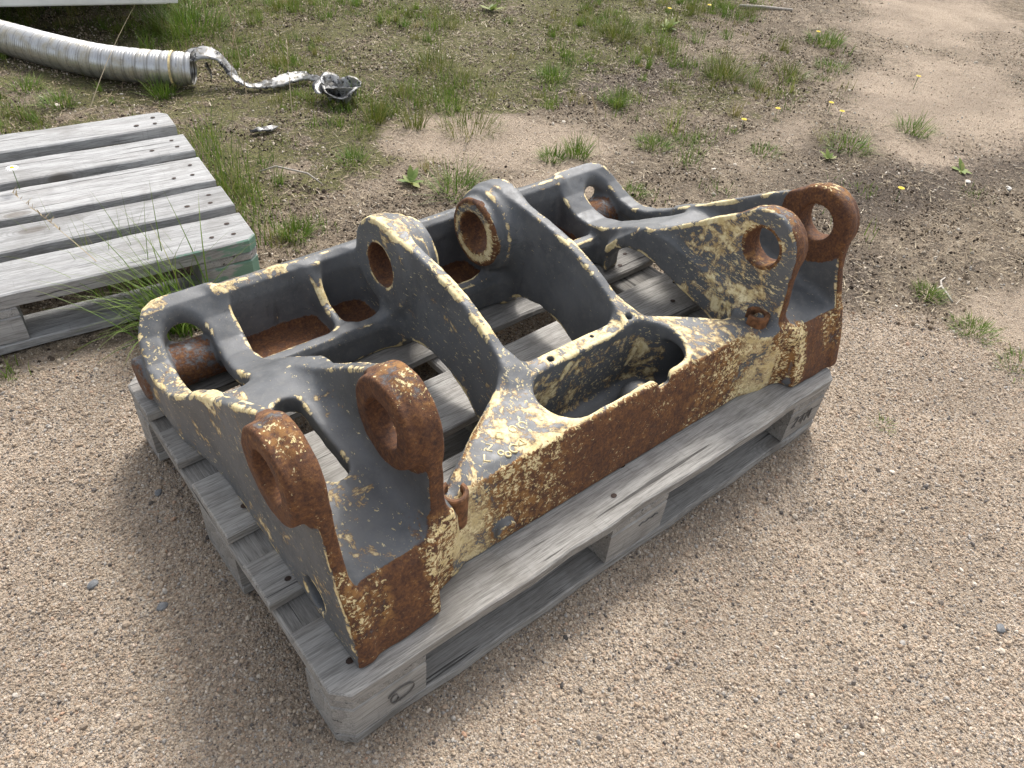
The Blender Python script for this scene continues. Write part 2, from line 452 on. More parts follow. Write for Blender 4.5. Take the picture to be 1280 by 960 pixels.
# web, hook loop and foot of the side frame
top_line = [(.024, .140), (.040, .21), (.057, .262), (.070, .276), (.12, .288), (.2, .300), (.3, .313), (.38, .326), (.45, .322), (.50, .300), (.55, .270),
            (.60, .243), (.65, .230), (.69, .236), (.735, .262), (.765, .292), (.79, .300), (.812, .285), (.82, .25), (.81, .20), (.78, .165), (.74, .144), (.70, .140)]
fp = [(.577, .030), (.577, .45), (.592, .5), (.611, .58), (.614, .69), (.603, .742), (.575, .782), (.525, .808), (.478, .807), (.443, .787), (.430, .748), (.430, .70),
      (.437, .64), (.434, .57), (.418, .51), (.402, .45), (.395, .40), (.395, .09), (.425, .075), (.440, .056), (.445, .032), (.519, .024)]
def offset_top(P, d): return [(y, z - d) for y, z in P]
prof = yz(top_line)
FP = hy(fp)
S = smax(prof, FP, f32(.007))
cav = smax(smax(yz([(.15, .10)] + [(y, z - .034) for y, z in top_line if .19 < y < .80] + [(.785, .23), (.775, .19), (.74, .10)]), FP + f32(.034), f32(.012)), f32(.16) - Y + 0 * Z, f32(.01))
S = smax(S, -cav, f32(.008))
hole1 = smax(capsule2(CX - .096, .512, CX - .110, .715, .040), f32(.19) - Z, f32(.004))
slot = smax(capsule2(CX - .142, .372, CX - .145, .240, .022), f32(.19) - Z, f32(.004))
S = smax(S, -smax(yz(arch_), H - f32(.47), f32(.006)), f32(.008))
gap_ = smax(smax(slab(.455, .582), f32(.762) - Y, f32(.01)), Z - f32(.246), f32(.014))
S = smax(S, -gap_, f32(.010))
S = smax(S, -hole1, f32(.010))
S = smax(S, -slot, f32(.006))
# outer plate and its eye
tl = [(.292, .434), (.36, .390), (.42, .352), (.475, .316), (.52, .288)]
P_out = [(.025, .144), (.042, .22), (.064, .285), (.088, .35)] + arc(LY, LZ, LR + .001, 180, 42, 12) + tl + [(.52, .144)]
O = smax(yz(P_out), slab(.566, .587), f32(.006))
Obo = smax(circ(LY, LZ, LR), slab(.580, .615), f32(.007))
# inner plate with its arch and eye
P_in = [(.088, .144), (.088, .30), (.092, .36)] + arc(LY, LZ, LR + .001, 180, 42, 12) + [(.29, .430), (.36, .380), (.41, .344), (.465, .304), (.50, .280), (.53, .255), (.555, .225), (.555, .144)]
I = smax(smax(yz(P_in), slab(.400, .426), f32(.006)), -yz(arch_), f32(.007))
Ibo = smax(circ(LY, LZ, LR), slab(.404, .450), f32(.007))
eye = circ(LY, LZ, .037)
# front beam
P_bm = [(.079, .144), (.090, .20), (.100, .262), (.108, .284), (.125, .291), (.20, .300), (.285, .309), (.285, .144)]
fpb = [(-.03, .05), (.46, .05), (.46, .085), (.41, .12), (.352, .150), (.30, .178), (.163, .262), (.145, .270), (-.03, .270)]
B = smax(yz(P_bm), hy(fpb), f32(.014))
B = smax(B, (Z - f32(.300) + (H - f32(.315)) * f32(.45)) / f32(1.1), f32(.02))
BL = smax(np.sqrt((H - f32(.425)) ** 2 + (Y - f32(.128)) ** 2) - f32(.052), Z - f32(.262), f32(.02))
B = smin(B, BL, f32(.02))
fpi = [(-.03, .118), (.30, .118), (.30, .145), (.15, .232), (-.03, .232)]
bcav = smax(smax(hy(fpi), Z - f32(.272) , f32(.02)), f32(.158) - Z, f32(.02))
B = smax(B, -bcav, f32(.006))
# middle arms
EY, EZ = .645, .317
P_mid = [(.245, .144), (.245, .300), (.262, .314), (.30, .333), (.341, .352), (.385, .369), (.435, .383), (.50, .392), (.56, .397), (.60, .398)] + arc(EY, EZ, .087, 95, -10, 8) + [(.77, .27), (.77, .144), (.605, .144),
         (.598, .152), (.58, .168), (.54, .190), (.481, .204), (.42, .195), (.37, .172), (.345, .152), (.34, .144)]
M = smax(yz(P_mid), slab(.128, .151), f32(.006))
Mcy = smax(circ(EY, EZ, .088), slab(.092, .155), f32(.012))
M = smin(M, Mcy, f32(.03))
Mbo = smax(circ(EY, EZ, .074), slab(.068, .12), f32(.008))
meye = circ(EY, EZ, .043)
# rear beam channel
RB = smax(yz([(.600, .144), (.603, .200), (.612, .213), (.632, .213), (.645, .195), (.650, .166), (.740, .166), (.746, .18), (.750, .262), (.757, .289), (.772, .298), (.792, .290), (.804, .262), (.804, .18), (.79, .144)]),
          slab(-.03, .45), f32(.008))
RIB = smax(yz([(.752, .285), (.70, .225), (.625, .205), (.62, .15), (.76, .15)]), slab(.245, .263), f32(.008))
TUB = smax(circ(.728, .186, .041), slab(.446, .622), f32(.006))

frame = smin(S, O, f32(.022))
frame = smin(frame, I, f32(.038))
body = smin(frame, smin(Obo, Ibo, f32(.004)), f32(.018))
arms = smin(M, Mbo, f32(.012))
beam = B
tot = smin(body, beam, f32(.030))
tot = smin(tot, RB, f32(.016))
tot = smin(tot, RIB, f32(.03))
tot = smin(tot, arms, f32(.040))
tot = smin(tot, TUB, f32(.012))
# holes drilled last
tot = smax(tot, -smax(eye, f32(.35) - H, f32(.004)), f32(.004))
tot = smax(tot, -smax(meye, slab(.02, .2), f32(.004)), f32(.005))
side_hole = smax(np.sqrt(((Y - f32(.142)) / 1.0) ** 2 + ((Z - f32(.188)) / 1.0) ** 2) - f32(.029), f32(.50) - H, f32(.003))
tot = smax(tot, -side_hole, f32(.004))
# flat underside that lies on the boards
tot = smax(tot, f32(.1462) - Z + 0 * H * Y, f32(.004))
half = tot
wq = hx + .014 * np.exp(-((hx - .42) / .05) ** 2)
wi = np.clip(wq / D, 0, len(hx) - 1.001); wa = wi.astype(int); wf = (wi - wa).astype(f32)[:, None, None]
right = half[wa] * (1 - wf) + half[wa + 1] * wf
full = np.concatenate([half[:0:-1], right], 0)
hx_full = np.concatenate([-hx[:0:-1], hx])           # h = CX - x on one side; here signed: s = x - CX
# one-sided features: pocket in the beam's top plate, broken notch, bolt holes
Xs = hx_full.astype(f32)[:, None, None]
def cap_s(ax, ay, bx, by, r):
    ex, ey = bx - ax, by - ay
    wx, wy = Xs - f32(ax), Y - f32(ay)
    t = np.clip((wx * ex + wy * ey) / (ex * ex + ey * ey), 0, 1)
    return np.sqrt((wx - ex * t) ** 2 + (wy - ey * t) ** 2) - f32(r)
pocket = smax(cap_s(-.086, .177, .138, .180, .057), f32(.165) - Z, f32(.01))
pocket = smin(pocket, smax(cap_s(.082, .116, .098, .119, .010), f32(.268) - Z, f32(.006)), f32(.012))
full = smax(full, -pocket, f32(.006))
full = smin(full, np.maximum(np.sqrt((Xs - f32(.115)) ** 2 + ((Y - f32(.175)) / 1.0) ** 2 + (Z - f32(.175)) ** 2) - f32(.035), f32(.15) - Z), f32(.015))
for sx, sy in ((-.139, .1035), (.168, .1065), (-.060, .250), (.136, .252)):
    full = smax(full, -smax(cap_s(sx, sy, sx + .0005, sy, .0062), f32(.278) - Z, f32(.003)), f32(.003))
full = smax(full, -smax(cap_s(.045, .256, .0455, .256, .0036), f32(.28) - Z, f32(.003)), f32(.003))
# cast-in welds and lumps
full = smin(full, np.maximum(np.sqrt((Xs - f32(.372)) ** 2 + (Y - f32(.125)) ** 2) - f32(.045), Z - f32(.2775)), f32(.03))
PADX = -.287
full = smin(full, np.maximum(np.sqrt((Xs - f32(PADX)) ** 2 + ((Z - f32(.176)) * 1.15) ** 2) - f32(.019), np.abs(Y - f32(.085)) - f32(.011)) + 0 * Z, f32(.006))
full += (f32(.00028) * (np.sin(Xs * 61 + Y * 47) * np.sin(Y * 53 - Z * 71) + np.sin(Xs * 143 + Z * 120) * np.sin(Y * 151))).astype(f32)

def surface_nets(F, ax, ay, az):
    inside = F < 0
    nx, ny, nz = F.shape
    c = [(i, j, k) for i in (0, 1) for j in (0, 1) for k in (0, 1)]
    cnt = np.zeros((nx - 1, ny - 1, nz - 1), np.int8)
    for i, j, k in c: cnt += inside[i:nx - 1 + i, j:ny - 1 + j, k:nz - 1 + k]
    act = (cnt > 0) & (cnt < 8)
    ci = np.argwhere(act)
    ids = -np.ones(act.shape, np.int64); ids[act] = np.arange(len(ci))
    val = {q: F[ci[:, 0] + q[0], ci[:, 1] + q[1], ci[:, 2] + q[2]].astype(float) for q in c}
    acc = np.zeros((len(ci), 3)); n = np.zeros(len(ci))
    for a in c:
        for b in c:
            if sum(np.abs(np.subtract(a, b))) == 1 and a < b:
                va, vb = val[a], val[b]; mk = (va < 0) != (vb < 0)
                t = np.where(mk, va / np.where(mk, va - vb, 1), 0)
                p = np.array(a)[None] + t[:, None] * (np.array(b) - np.array(a))[None]
                acc += p * mk[:, None]; n += mk
    P = (ci + acc / n[:, None])
    h = np.array([ax[1] - ax[0], ay[1] - ay[0], az[1] - az[0]])
    V = P * h + np.array([ax[0], ay[0], az[0]])
    Q = []
    for d in range(3):
        e1, e2 = [x for x in range(3) if x != d]
        sl0 = [slice(1, -1)] * 3; sl1 = [slice(1, -1)] * 3
        sl0[d] = slice(0, -1); sl1[d] = slice(1, None)
        s0 = inside[tuple(sl0)]; s1 = inside[tuple(sl1)]
        ch = np.argwhere(s0 != s1)
        sgn = s0[tuple(ch.T)]
        base = ch + 1; base[:, d] -= 1
        def g(o1, o2):
            q = base.copy(); q[:, e1] += o1; q[:, e2] += o2
            return ids[tuple(q.T)]
        quad = np.stack([g(-1, -1), g(0, -1), g(0, 0), g(-1, 0)], 1)
        flip = sgn if d != 1 else ~sgn
        quad[~flip] = quad[~flip][:, ::-1]
        Q.append(quad)
    return V, np.concatenate(Q)
V, Q = surface_nets(full, hx_full, yy, zz)
# pull vertices onto the surface (two Newton steps on the sampled field)
hstep = D
def sample(F, P):
    q = np.stack([(P[:, 0] - hx_full[0]) / D, (P[:, 1] - yy[0]) / D, (P[:, 2] - zz[0]) / D], 1)
    q = np.clip(q, 0, np.array(F.shape) - 1.001); i = q.astype(int); f = q - i
    r = 0
    for a in (0, 1):
        for b in (0, 1):
            for c_ in (0, 1):
                w = (f[:, 0] if a else 1 - f[:, 0]) * (f[:, 1] if b else 1 - f[:, 1]) * (f[:, 2] if c_ else 1 - f[:, 2])
                r = r + w * F[i[:, 0] + a, i[:, 1] + b, i[:, 2] + c_]
    return r
def grad(F, P):
    e = D * 0.6
    return np.stack([sample(F, P + e * np.eye(3)[k]) - sample(F, P - e * np.eye(3)[k]) for k in range(3)], 1) / (2 * e)
for _ in range(2):
    g = grad(full, V); v0 = sample(full, V)
    V = V - np.clip(v0 / np.maximum((g * g).sum(1), .2), -D * .6, D * .6)[:, None] * g
# adjacency smoothing
E2 = np.concatenate([Q[:, [0, 1]], Q[:, [1, 2]], Q[:, [2, 3]], Q[:, [3, 0]]])
deg = np.bincount(E2.ravel(), minlength=len(V)).astype(float)
def avg(A):
    o = np.zeros_like(A)
    for k in range(A.shape[1]):
        o[:, k] = np.bincount(E2[:, 0], A[E2[:, 1], k], len(V)) + np.bincount(E2[:, 1], A[E2[:, 0], k], len(V))
    return o / deg[:, None]
def normals(V):
    fn = np.cross(V[Q[:, 2]] - V[Q[:, 0]], V[Q[:, 3]] - V[Q[:, 1]])
    N = np.zeros_like(V)
    for k in range(4):
        for j in range(3): N[:, j] += np.bincount(Q[:, k], fn[:, j], len(V))
    return N / (np.linalg.norm(N, axis=1)[:, None] + 1e-12)
V = V + 0.35 * (avg(V) - V); V = V - 0.25 * (avg(V) - V)
N = normals(V)
W = V.copy()
for _ in range(7): W = avg(W)
curv = ((V - W) * N).sum(1) / 0.0016
wear = avg(np.clip(curv, -1.0, 1.3)[:, None])[:, 0]
# which component each vertex belongs to
hs_ = np.abs(V[:, 0]); Ph = np.stack([hs_, V[:, 1], V[:, 2]], 1)
def samp_h(F):
    F = np.broadcast_to(F, half.shape)
    q = np.stack([Ph[:, 0] / D, (Ph[:, 1] - yy[0]) / D, (Ph[:, 2] - zz[0]) / D], 1)
    q = np.clip(np.rint(q).astype(int), 0, np.array(F.shape) - 1)
    return F[q[:, 0], q[:, 1], q[:, 2]]
foot_f = np.maximum(S, Y - f32(.13))
names = ['side_frame', 'foot', 'outer_plate', 'outer_lug', 'inner_plate', 'inner_lug', 'front_beam', 'middle_arm', 'rear_beam', 'hook_tube']
fields = [S, foot_f - f32(.002), O, Obo - f32(.006), I, Ibo - f32(.006), B, np.minimum(M, Mbo), np.minimum(RB, RIB), TUB - f32(.003)]
lab = np.argmin(np.stack([samp_h(f) for f in fields], 1), 1)
side = (V[:, 0] > 0).astype(int)
# ---- paint wear, in the casting's own frame
sx, y_, z_ = V[:, 0], V[:, 1], V[:, 2]
rust = np.zeros(len(V)); cream = .11 + .14 * np.clip(vnoise(V, 9.0, 3), 0, 1)
L_ = side == 0; R_ = side == 1
def bump1(x, lo, hi, s): return np.clip((x - lo) / s + .5, 0, 1) * np.clip((hi - x) / s + .5, 0, 1)
is_lug = (lab == 3) | (lab == 5)
rad = np.hypot(y_ - LY, z_ - LZ)
ring_rust = bump1(rad, -1, .083, .016) * ((hs_ > .37)).astype(float)
face_in = R_ & (hs_ < .408) & (N[:, 0] < -.5)                 # grey and cream face of the right inner eye
ring_rust[face_in] = 0
outer_face_R = R_ & (N[:, 0] > .6) & (hs_ > .55); ring_rust[outer_face_R] *= .3
topn = np.clip((N[:, 2] - .55) / .3, 0, 1) * np.clip((z_ - .472) / .014, 0, 1)
rust = np.maximum(rust, ring_rust * (1.0 - .45 * topn)); cream = np.maximum(cream, .34 * ring_rust * topn)
# inside of the bores
bore = (rad < .045) & (hs_ > .37)
rust[bore] = 1
brad = np.hypot(y_ - EY, z_ - EZ); bore2 = (brad < .046) & (hs_ < .2); rust[bore2] = .9
# front edges of the four eye plates
strip = (hs_ > .37) * bump1(z_, .24, .40, .03) * np.clip((-N[:, 1] - .35) / .3, 0, 1) * (y_ < .125)
rust = np.maximum(rust, strip * .85); cream = np.maximum(cream, strip * .12)
# front face of the beam
ff = (hs_ < .46) * np.clip((-N[:, 1] - .25) / .35, 0, 1) * (y_ < .16) * np.clip((.31 - z_) / .02, 0, 1)
rust = np.maximum(rust, ff * (.88 - .42 * np.clip((hs_ - .16) / .18, 0, 1))); cream = np.maximum(cream, ff * (.20 + .38 * np.clip((hs_ - .12) / .22, 0, 1)))
# foot
ft = (hs_ > .40) * (y_ < .11) * np.clip((-N[:, 1] - .3) / .3, 0, 1) * (z_ < .31)
rust = np.maximum(rust, ft * np.where(hs_ < .52, .90, .62)); cream = np.maximum(cream, ft * np.where(hs_ < .52, .04, .46) * np.clip((z_ - .165) / .05, .15, 1))
rust = np.maximum(rust, ft * np.clip((.20 - z_) / .04, 0, 1) * .85)
blend = bump1(hs_, .385, .47, .03) * (y_ < .13) * (z_ < .30); cream = np.maximum(cream, .30 * blend); rust = np.maximum(rust, .45 * blend)
# top plate of the beam
tp = (hs_ < .42) * (y_ > .09) * (y_ < .30) * (z_ > .262) * np.clip((N[:, 2] - .5) / .3, 0, 1)
cream = np.maximum(cream, tp * np.where(hs_ < .24, .47, .40))
diag = tp * bump1(hs_, .20, .40, .04) * np.clip((y_ - (.262 - (hs_ - .163) * .60) + .028) / .02, 0, 1) * L_
rust = np.maximum(rust, diag * .6)
fe = tp * np.clip((.140 - y_) / .03, 0, 1); rust = np.maximum(rust, fe * .46)
cream = np.maximum(cream, ((hs_ < .30) & (N[:, 1] < -.5) & (y_ > .20) & (y_ < .27) & (z_ > .16) & (z_ < .29)) * .42)      # pocket's back wall
# top edges of the middle arms, and the front part of the left arm
tm = (lab == 7) * np.clip((N[:, 2] - .45) / .3, 0, 1) * (z_ > .30); cream = np.maximum(cream, tm * (.22 + .18 * L_))
lf = (lab == 7) * L_ * np.clip((-N[:, 0] - .5) / .3, 0, 1); cream = np.maximum(cream, lf * .29)
# bushing side of the right arm
bush = (brad < .074) & (hs_ < .085) & R_; rust[bush] = .95; cream[bush] = .2
bring = (brad < .066) & (brad > .046) & (hs_ < .085) & R_ & (N[:, 0] < -.6); rust[bring] = .42; cream[bring] = .62
# right inner plate: cream scrapes round the eye
fi = R_ * (hs_ < .41) * (hs_ > .36) * np.clip((-N[:, 0] - .5) / .3, 0, 1)
cream = np.maximum(cream, fi * (.14 + .37 * np.clip(1.5 - np.hypot(y_ - .20, (z_ - .36) * 1.0) / .14, 0, 1)))
# left hook's rim and web
lh = L_ * (lab != 9) * np.clip((N[:, 2] - .5) / .3, 0, 1) * (y_ > .42) * (hs_ > .53); cream = np.maximum(cream, lh * .46); rust = np.maximum(rust, lh * .42)
lw = L_ * (hs_ > .40) * (hs_ < .56) * (y_ < .22) * (z_ < .33) * np.clip((N[:, 2] - .6) / .3, 0, 1); cream = np.maximum(cream, lw * .31)
inn = L_ * (hs_ > .405) * (hs_ < .46) * (y_ > .24) * (y_ < .50) * (z_ > .29); cream = np.maximum(cream, inn * .26); rust = np.maximum(rust, inn * .30)
os_ = L_ * np.clip((-N[:, 0] - .5) / .3, 0, 1) * (hs_ > .56) * (lab != 3); cream = np.maximum(cream, os_ * .30); rust = np.maximum(rust, os_ * .22 * (y_ > .3))
# rusty water line in the rear channel, dirty hook tubes
chn = (y_ > .628) * (y_ < .752) * (z_ < .20) * (hs_ < .43); rust = np.maximum(rust, chn * np.clip((.195 - z_) / .02, 0, 1) * .8)
rust[lab == 9] = np.maximum(rust[lab == 9], .52); cream[lab == 9] = 0
rimr = (lab == 8) * np.clip((N[:, 2] - .5) / .3, 0, 1) * (z_ > .27) * (hs_ > .3) * L_; rust = np.maximum(rust, rimr * .4); cream = np.maximum(cream, rimr * .4)
rust = avg(avg(rust[:, None]))[:, 0]; cream = avg(avg(cream[:, None]))[:, 0]

iron = tag(empty('iron_casting', (CX, .4, .1462)), 'heavy grey iron casting with rusty eyes and chipped cream paint on the near pallet', 'casting')
fl = lab[Q]; fs = side[Q[:, 0]]
fl = np.sort(fl, 1)[:, 1]
key = fl * 2 + fs
key[np.isin(fl, (6, 8))] = fl[np.isin(fl, (6, 8))] * 2          # the two beams run right across
Vl = V - np.array([0, .4, .1462])
for k in np.unique(key):
    q = Q[key == k]
    u, inv = np.unique(q.ravel(), return_inverse=True)
    me = mesh_np(names[k // 2], Vl[u], quads=inv.reshape(-1, 4))
    smooth(me)
    for nm, arr in (('wear', wear), ('rust', rust), ('cream', cream)): fattr(me, nm, arr[u])
    me.normals_split_custom_set_from_vertices([tuple(x) for x in N[u]])
    o = link(names[k // 2], me, IRON, iron)
    if names[k // 2] == 'middle_arm' and k % 2: o['label'] = 'middle arm with the ringed bushing'

# exec-extra
# split tube bosses standing in the saddles at both ends of the beam, and the cast marks on its plate
RUSTY = simple('rusty_steel', (.16, .07, .028), .8, 0.1, .55, 90, .5)
def split_tube(x, y, z0, z1, r0, r1, gap, rot, tilt):
    n = 28; V = []; F = []
    for i in range(n + 1):
        a = rot + gap / 2 + (2 * math.pi - gap) * i / n
        for r, z in ((r0, z0), (r1, z0), (r1, z1 - .002), (r1 - .002, z1), (r0 + .002, z1), (r0, z1 - .002)):
            V.append((r * math.cos(a), r * math.sin(a), z))
        if i:
            b = 6 * (i - 1)
            for k in range(6): F.append((b + k, b + (k + 1) % 6, b + 6 + (k + 1) % 6, b + 6 + k))
    F += [tuple(range(6))[::-1], tuple(range(6 * n, 6 * n + 6))]
    me = bpy.data.meshes.new('tube_boss'); me.from_pydata(V, [], F); me.update()
    o = link('tube_boss', me, RUSTY, iron); o.location = (x - CX, y - .4, -.1462); o.rotation_euler = (tilt, 0, 0)
    return o
split_tube(1.007, .124, .225, .308, .0140, .0235, 1.1, 2.3, 0)
split_tube(.268, .112, .225, .292, .0145, .0225, 1.3, .9, 0)
def cast_mark(pts, closed=False, r=.0017):
    z = .2915
    P = [(p[0], p[1], z + (p[1] - .13) * .11) for p in pts]
    if closed: P = P + [P[0]]
    o = link('cast_mark', tube_mesh('cast_mark', P, r, 6), IRON, iron); o.location = (-CX, -.4, -.1462)
    me = o.data
    for nm, v in (('wear', .4), ('rust', .30), ('cream', .75)): fattr(me, nm, np.full(len(me.vertices), v))
def at(u, v, pts): return [(u + a * .768 + b * .64, v - a * .64 + b * .768) for a, b in pts]
circ_ = lambda r, a0, a1, n: [(r * math.cos(a0 + (a1 - a0) * i / n), r * math.sin(a0 + (a1 - a0) * i / n)) for i in range(n + 1)]
cast_mark(at(.395, .128, circ_(.0075, .8, 5.5, 9)))
cast_mark(at(.412, .130, [(-.004, -.006), (-.004, .007), (.007, .0)]), True)
cast_mark(at(.380, .124, circ_(.0045, 0, 6.0, 8))); cast_mark(at(.372, .132, circ_(.0045, 0, 6.0, 8)))
cast_mark(at(.392, .160, [(-.006, -.006), (-.006, .006), (.005, .006), (.005, -.006)]), True)
cast_mark(at(.418, .160, circ_(.006, 0, 6.0, 8))); cast_mark(at(.436, .158, circ_(.0065, .5, 5.2, 8)))
cast_mark(at(.362, .150, [(-.005, .006), (.005, .006), (-.003, -.006), (.006, -.006)]))
cast_mark(at(.348, .135, [(-.005, .006), (-.005, -.006), (.005, -.006)]))

# ------------------------------------------------------------------ ground
def blob(x, y, cx, cy, rx, ry, rot=0.0, soft=0.55):
    c, s = math.cos(rot), math.sin(rot)
    u = ((x - cx) * c + (y - cy) * s) / rx; v = (-(x - cx) * s + (y - cy) * c) / ry
    return np.clip((1 + soft - np.sqrt(u * u + v * v)) / (2 * soft), 0, 1)
def zones(x, y):
    p = np.stack([x, y, 0 * x], 1)
    w1 = vnoise(p, 2.3, 1) * .6 + vnoise(p, 5.1, 2) * .35 + vnoise(p, 11.0, 3) * .2
    w2 = vnoise(p, 3.7, 5) * .6 + vnoise(p, 9.0, 6) * .4
    # gravel apron in front; litter and moss behind it and to the right
    edge_l = y - (1.10 + .10 * w1 - .02 * x)                                  # behind the pallet's rear edge
    edge_r = (x - 1.62) * .80 + (y - .16) * .62 + .10 * w1                     # right of the casting
    lit = np.clip(np.maximum(np.minimum(edge_l, x + 3) / .16, np.minimum(edge_r, .4 + 0 * x) / .22) + .3, 0, 1)
    sand = np.maximum.reduce([blob(x, y, .80, 1.72, .20, .09, .9, .9) * .55, blob(x, y, .95, 1.46, .22, .08, .2, .9) * .55, blob(x, y, .45, 2.35, .35, .10, -.7) * .6, blob(x, y, .30, 2.60, .2, .1, -.7) * .6, blob(x, y, 1.50, 1.52, .42, .22, -.7), blob(x, y, 1.45, 1.16, .24, .13, -.3) * .8, blob(x, y, 3.55, .95, .75, .42, .35) * .95,
                              blob(x, y, 4.6, 1.5, .9, .6, .3) * .9, blob(x, y, 2.05, -.10, .35, .16, .0) * .7, blob(x, y, 2.42, 1.02, .35, .12, .2) * .6,
                              blob(x, y, 1.75, -.5, .6, .5, 0) * .5])
    dark = np.maximum.reduce([blob(x, y, 2.30, 1.78, .55, .34, -.2) * .85, blob(x, y, 2.55, .52, .62, .17, -.12) * .9, blob(x, y, 1.80, .32, .22, .13, .2) * .7,
                              blob(x, y, 3.3, .42, .5, .16, .1) * .8, blob(x, y, 2.35, .80, .40, .12, .3) * .55, blob(x, y, 4.9, .8, .7, .25, 0) * .5,
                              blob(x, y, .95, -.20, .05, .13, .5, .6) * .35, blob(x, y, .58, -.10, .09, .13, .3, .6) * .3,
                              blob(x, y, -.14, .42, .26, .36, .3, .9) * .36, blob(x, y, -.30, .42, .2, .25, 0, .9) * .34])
    green = np.maximum.reduce([np.clip((y - 1.25 - .25 * np.clip(x - .9, 0, 9)) / .4, 0, 1) * .95, blob(x, y, 2.8, 1.4, .8, .4, .1) * .6, blob(x, y, 3.1, .95, .35, .18, .1) * .35])
    sand = np.clip(sand * 1.1 - .12 + (.42 * w2 + .30 * w1) * (sand > .02) * (sand < .98), 0, 1); dark = np.clip(dark + .25 * w2 * (dark > .05), 0, 1)
    green = np.clip((green + .42 * w1 * (green > .05)) * (1 - .85 * sand), 0, 1) * (lit > .3)
    return lit, sand, dark, green
def gheight(x, y):
    p = np.stack([x, y, 0 * x], 1)
    h = vnoise(p, 1.1, 8) * .012 + vnoise(p, 3.3, 9) * .006 + vnoise(p, 9.0, 10) * .003
    near = np.clip((np.maximum(np.abs(x - .6) - .62, np.abs(y - .4) - .42)) / .25, 0, 1)
    c, s = math.cos(math.radians(-6.4)), math.sin(math.radians(-6.4))
    lx = (x - .431) * c + (y - 1.134) * s; ly = -(x - .431) * s + (y - 1.134) * c
    near2 = np.clip(np.maximum(np.abs(lx + .6) - .62, np.abs(ly - .41) - .43) / .15, 0, 1)
    k = np.minimum(near, near2)
    hole = np.zeros_like(x)
    for cx, cy, rx, ry, d in ((.95, -.20, .05, .12, .016), (.90, -.12, .04, .06, .010), (1.02, -.30, .05, .06, .010), (.60, -.10, .09, .12, .008), (.72, -.17, .06, .1, .007)):
        hole -= d * np.exp(-((x - cx) / rx) ** 2 - ((y - cy) / ry) ** 2)
    return h * k - .0035 + .0025 * k + hole
def axis_grid(a, b, d, far):
    g = list(np.arange(a, b + 1e-6, d)); st = d; v = b; up = []
    while v < far: st *= 1.5; v += st; up.append(v)
    st = d; v = a; dn = []
    while v > -far: st *= 1.5; v -= st; dn.append(v)
    return np.array(dn[::-1] + g + up)
gx = axis_grid(-.9, 5.6, .022, 400.0); gy = axis_grid(-1.0, 4.2, .022, 400.0)
X_, Y_ = np.meshgrid(gx, gy, indexing='ij')
fx, fy = X_.ravel(), Y_.ravel()
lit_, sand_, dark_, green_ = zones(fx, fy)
gz = gheight(fx, fy)
nx_, ny_ = len(gx), len(gy)
ii = (np.arange(nx_ - 1)[:, None] * ny_ + np.arange(ny_ - 1)[None]).ravel()
gm = mesh_np('ground', np.stack([fx, fy, gz], 1), quads=np.stack([ii, ii + ny_, ii + ny_ + 1, ii + 1], 1))
smooth(gm)
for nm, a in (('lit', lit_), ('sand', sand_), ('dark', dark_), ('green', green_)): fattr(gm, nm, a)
PAL = [(.0, (.075, .068, .062)), (.05, (.17, .15, .135)), (.15, (.28, .22, .165)), (.34, (.39, .31, .23)), (.52, (.50, .41, .31)), (.68, (.38, .28, .195)),
       (.80, (.58, .49, .38)), (.88, (.33, .31, .285)), (.95, (.68, .60, .50)), (1.0, (.46, .29, .19))]
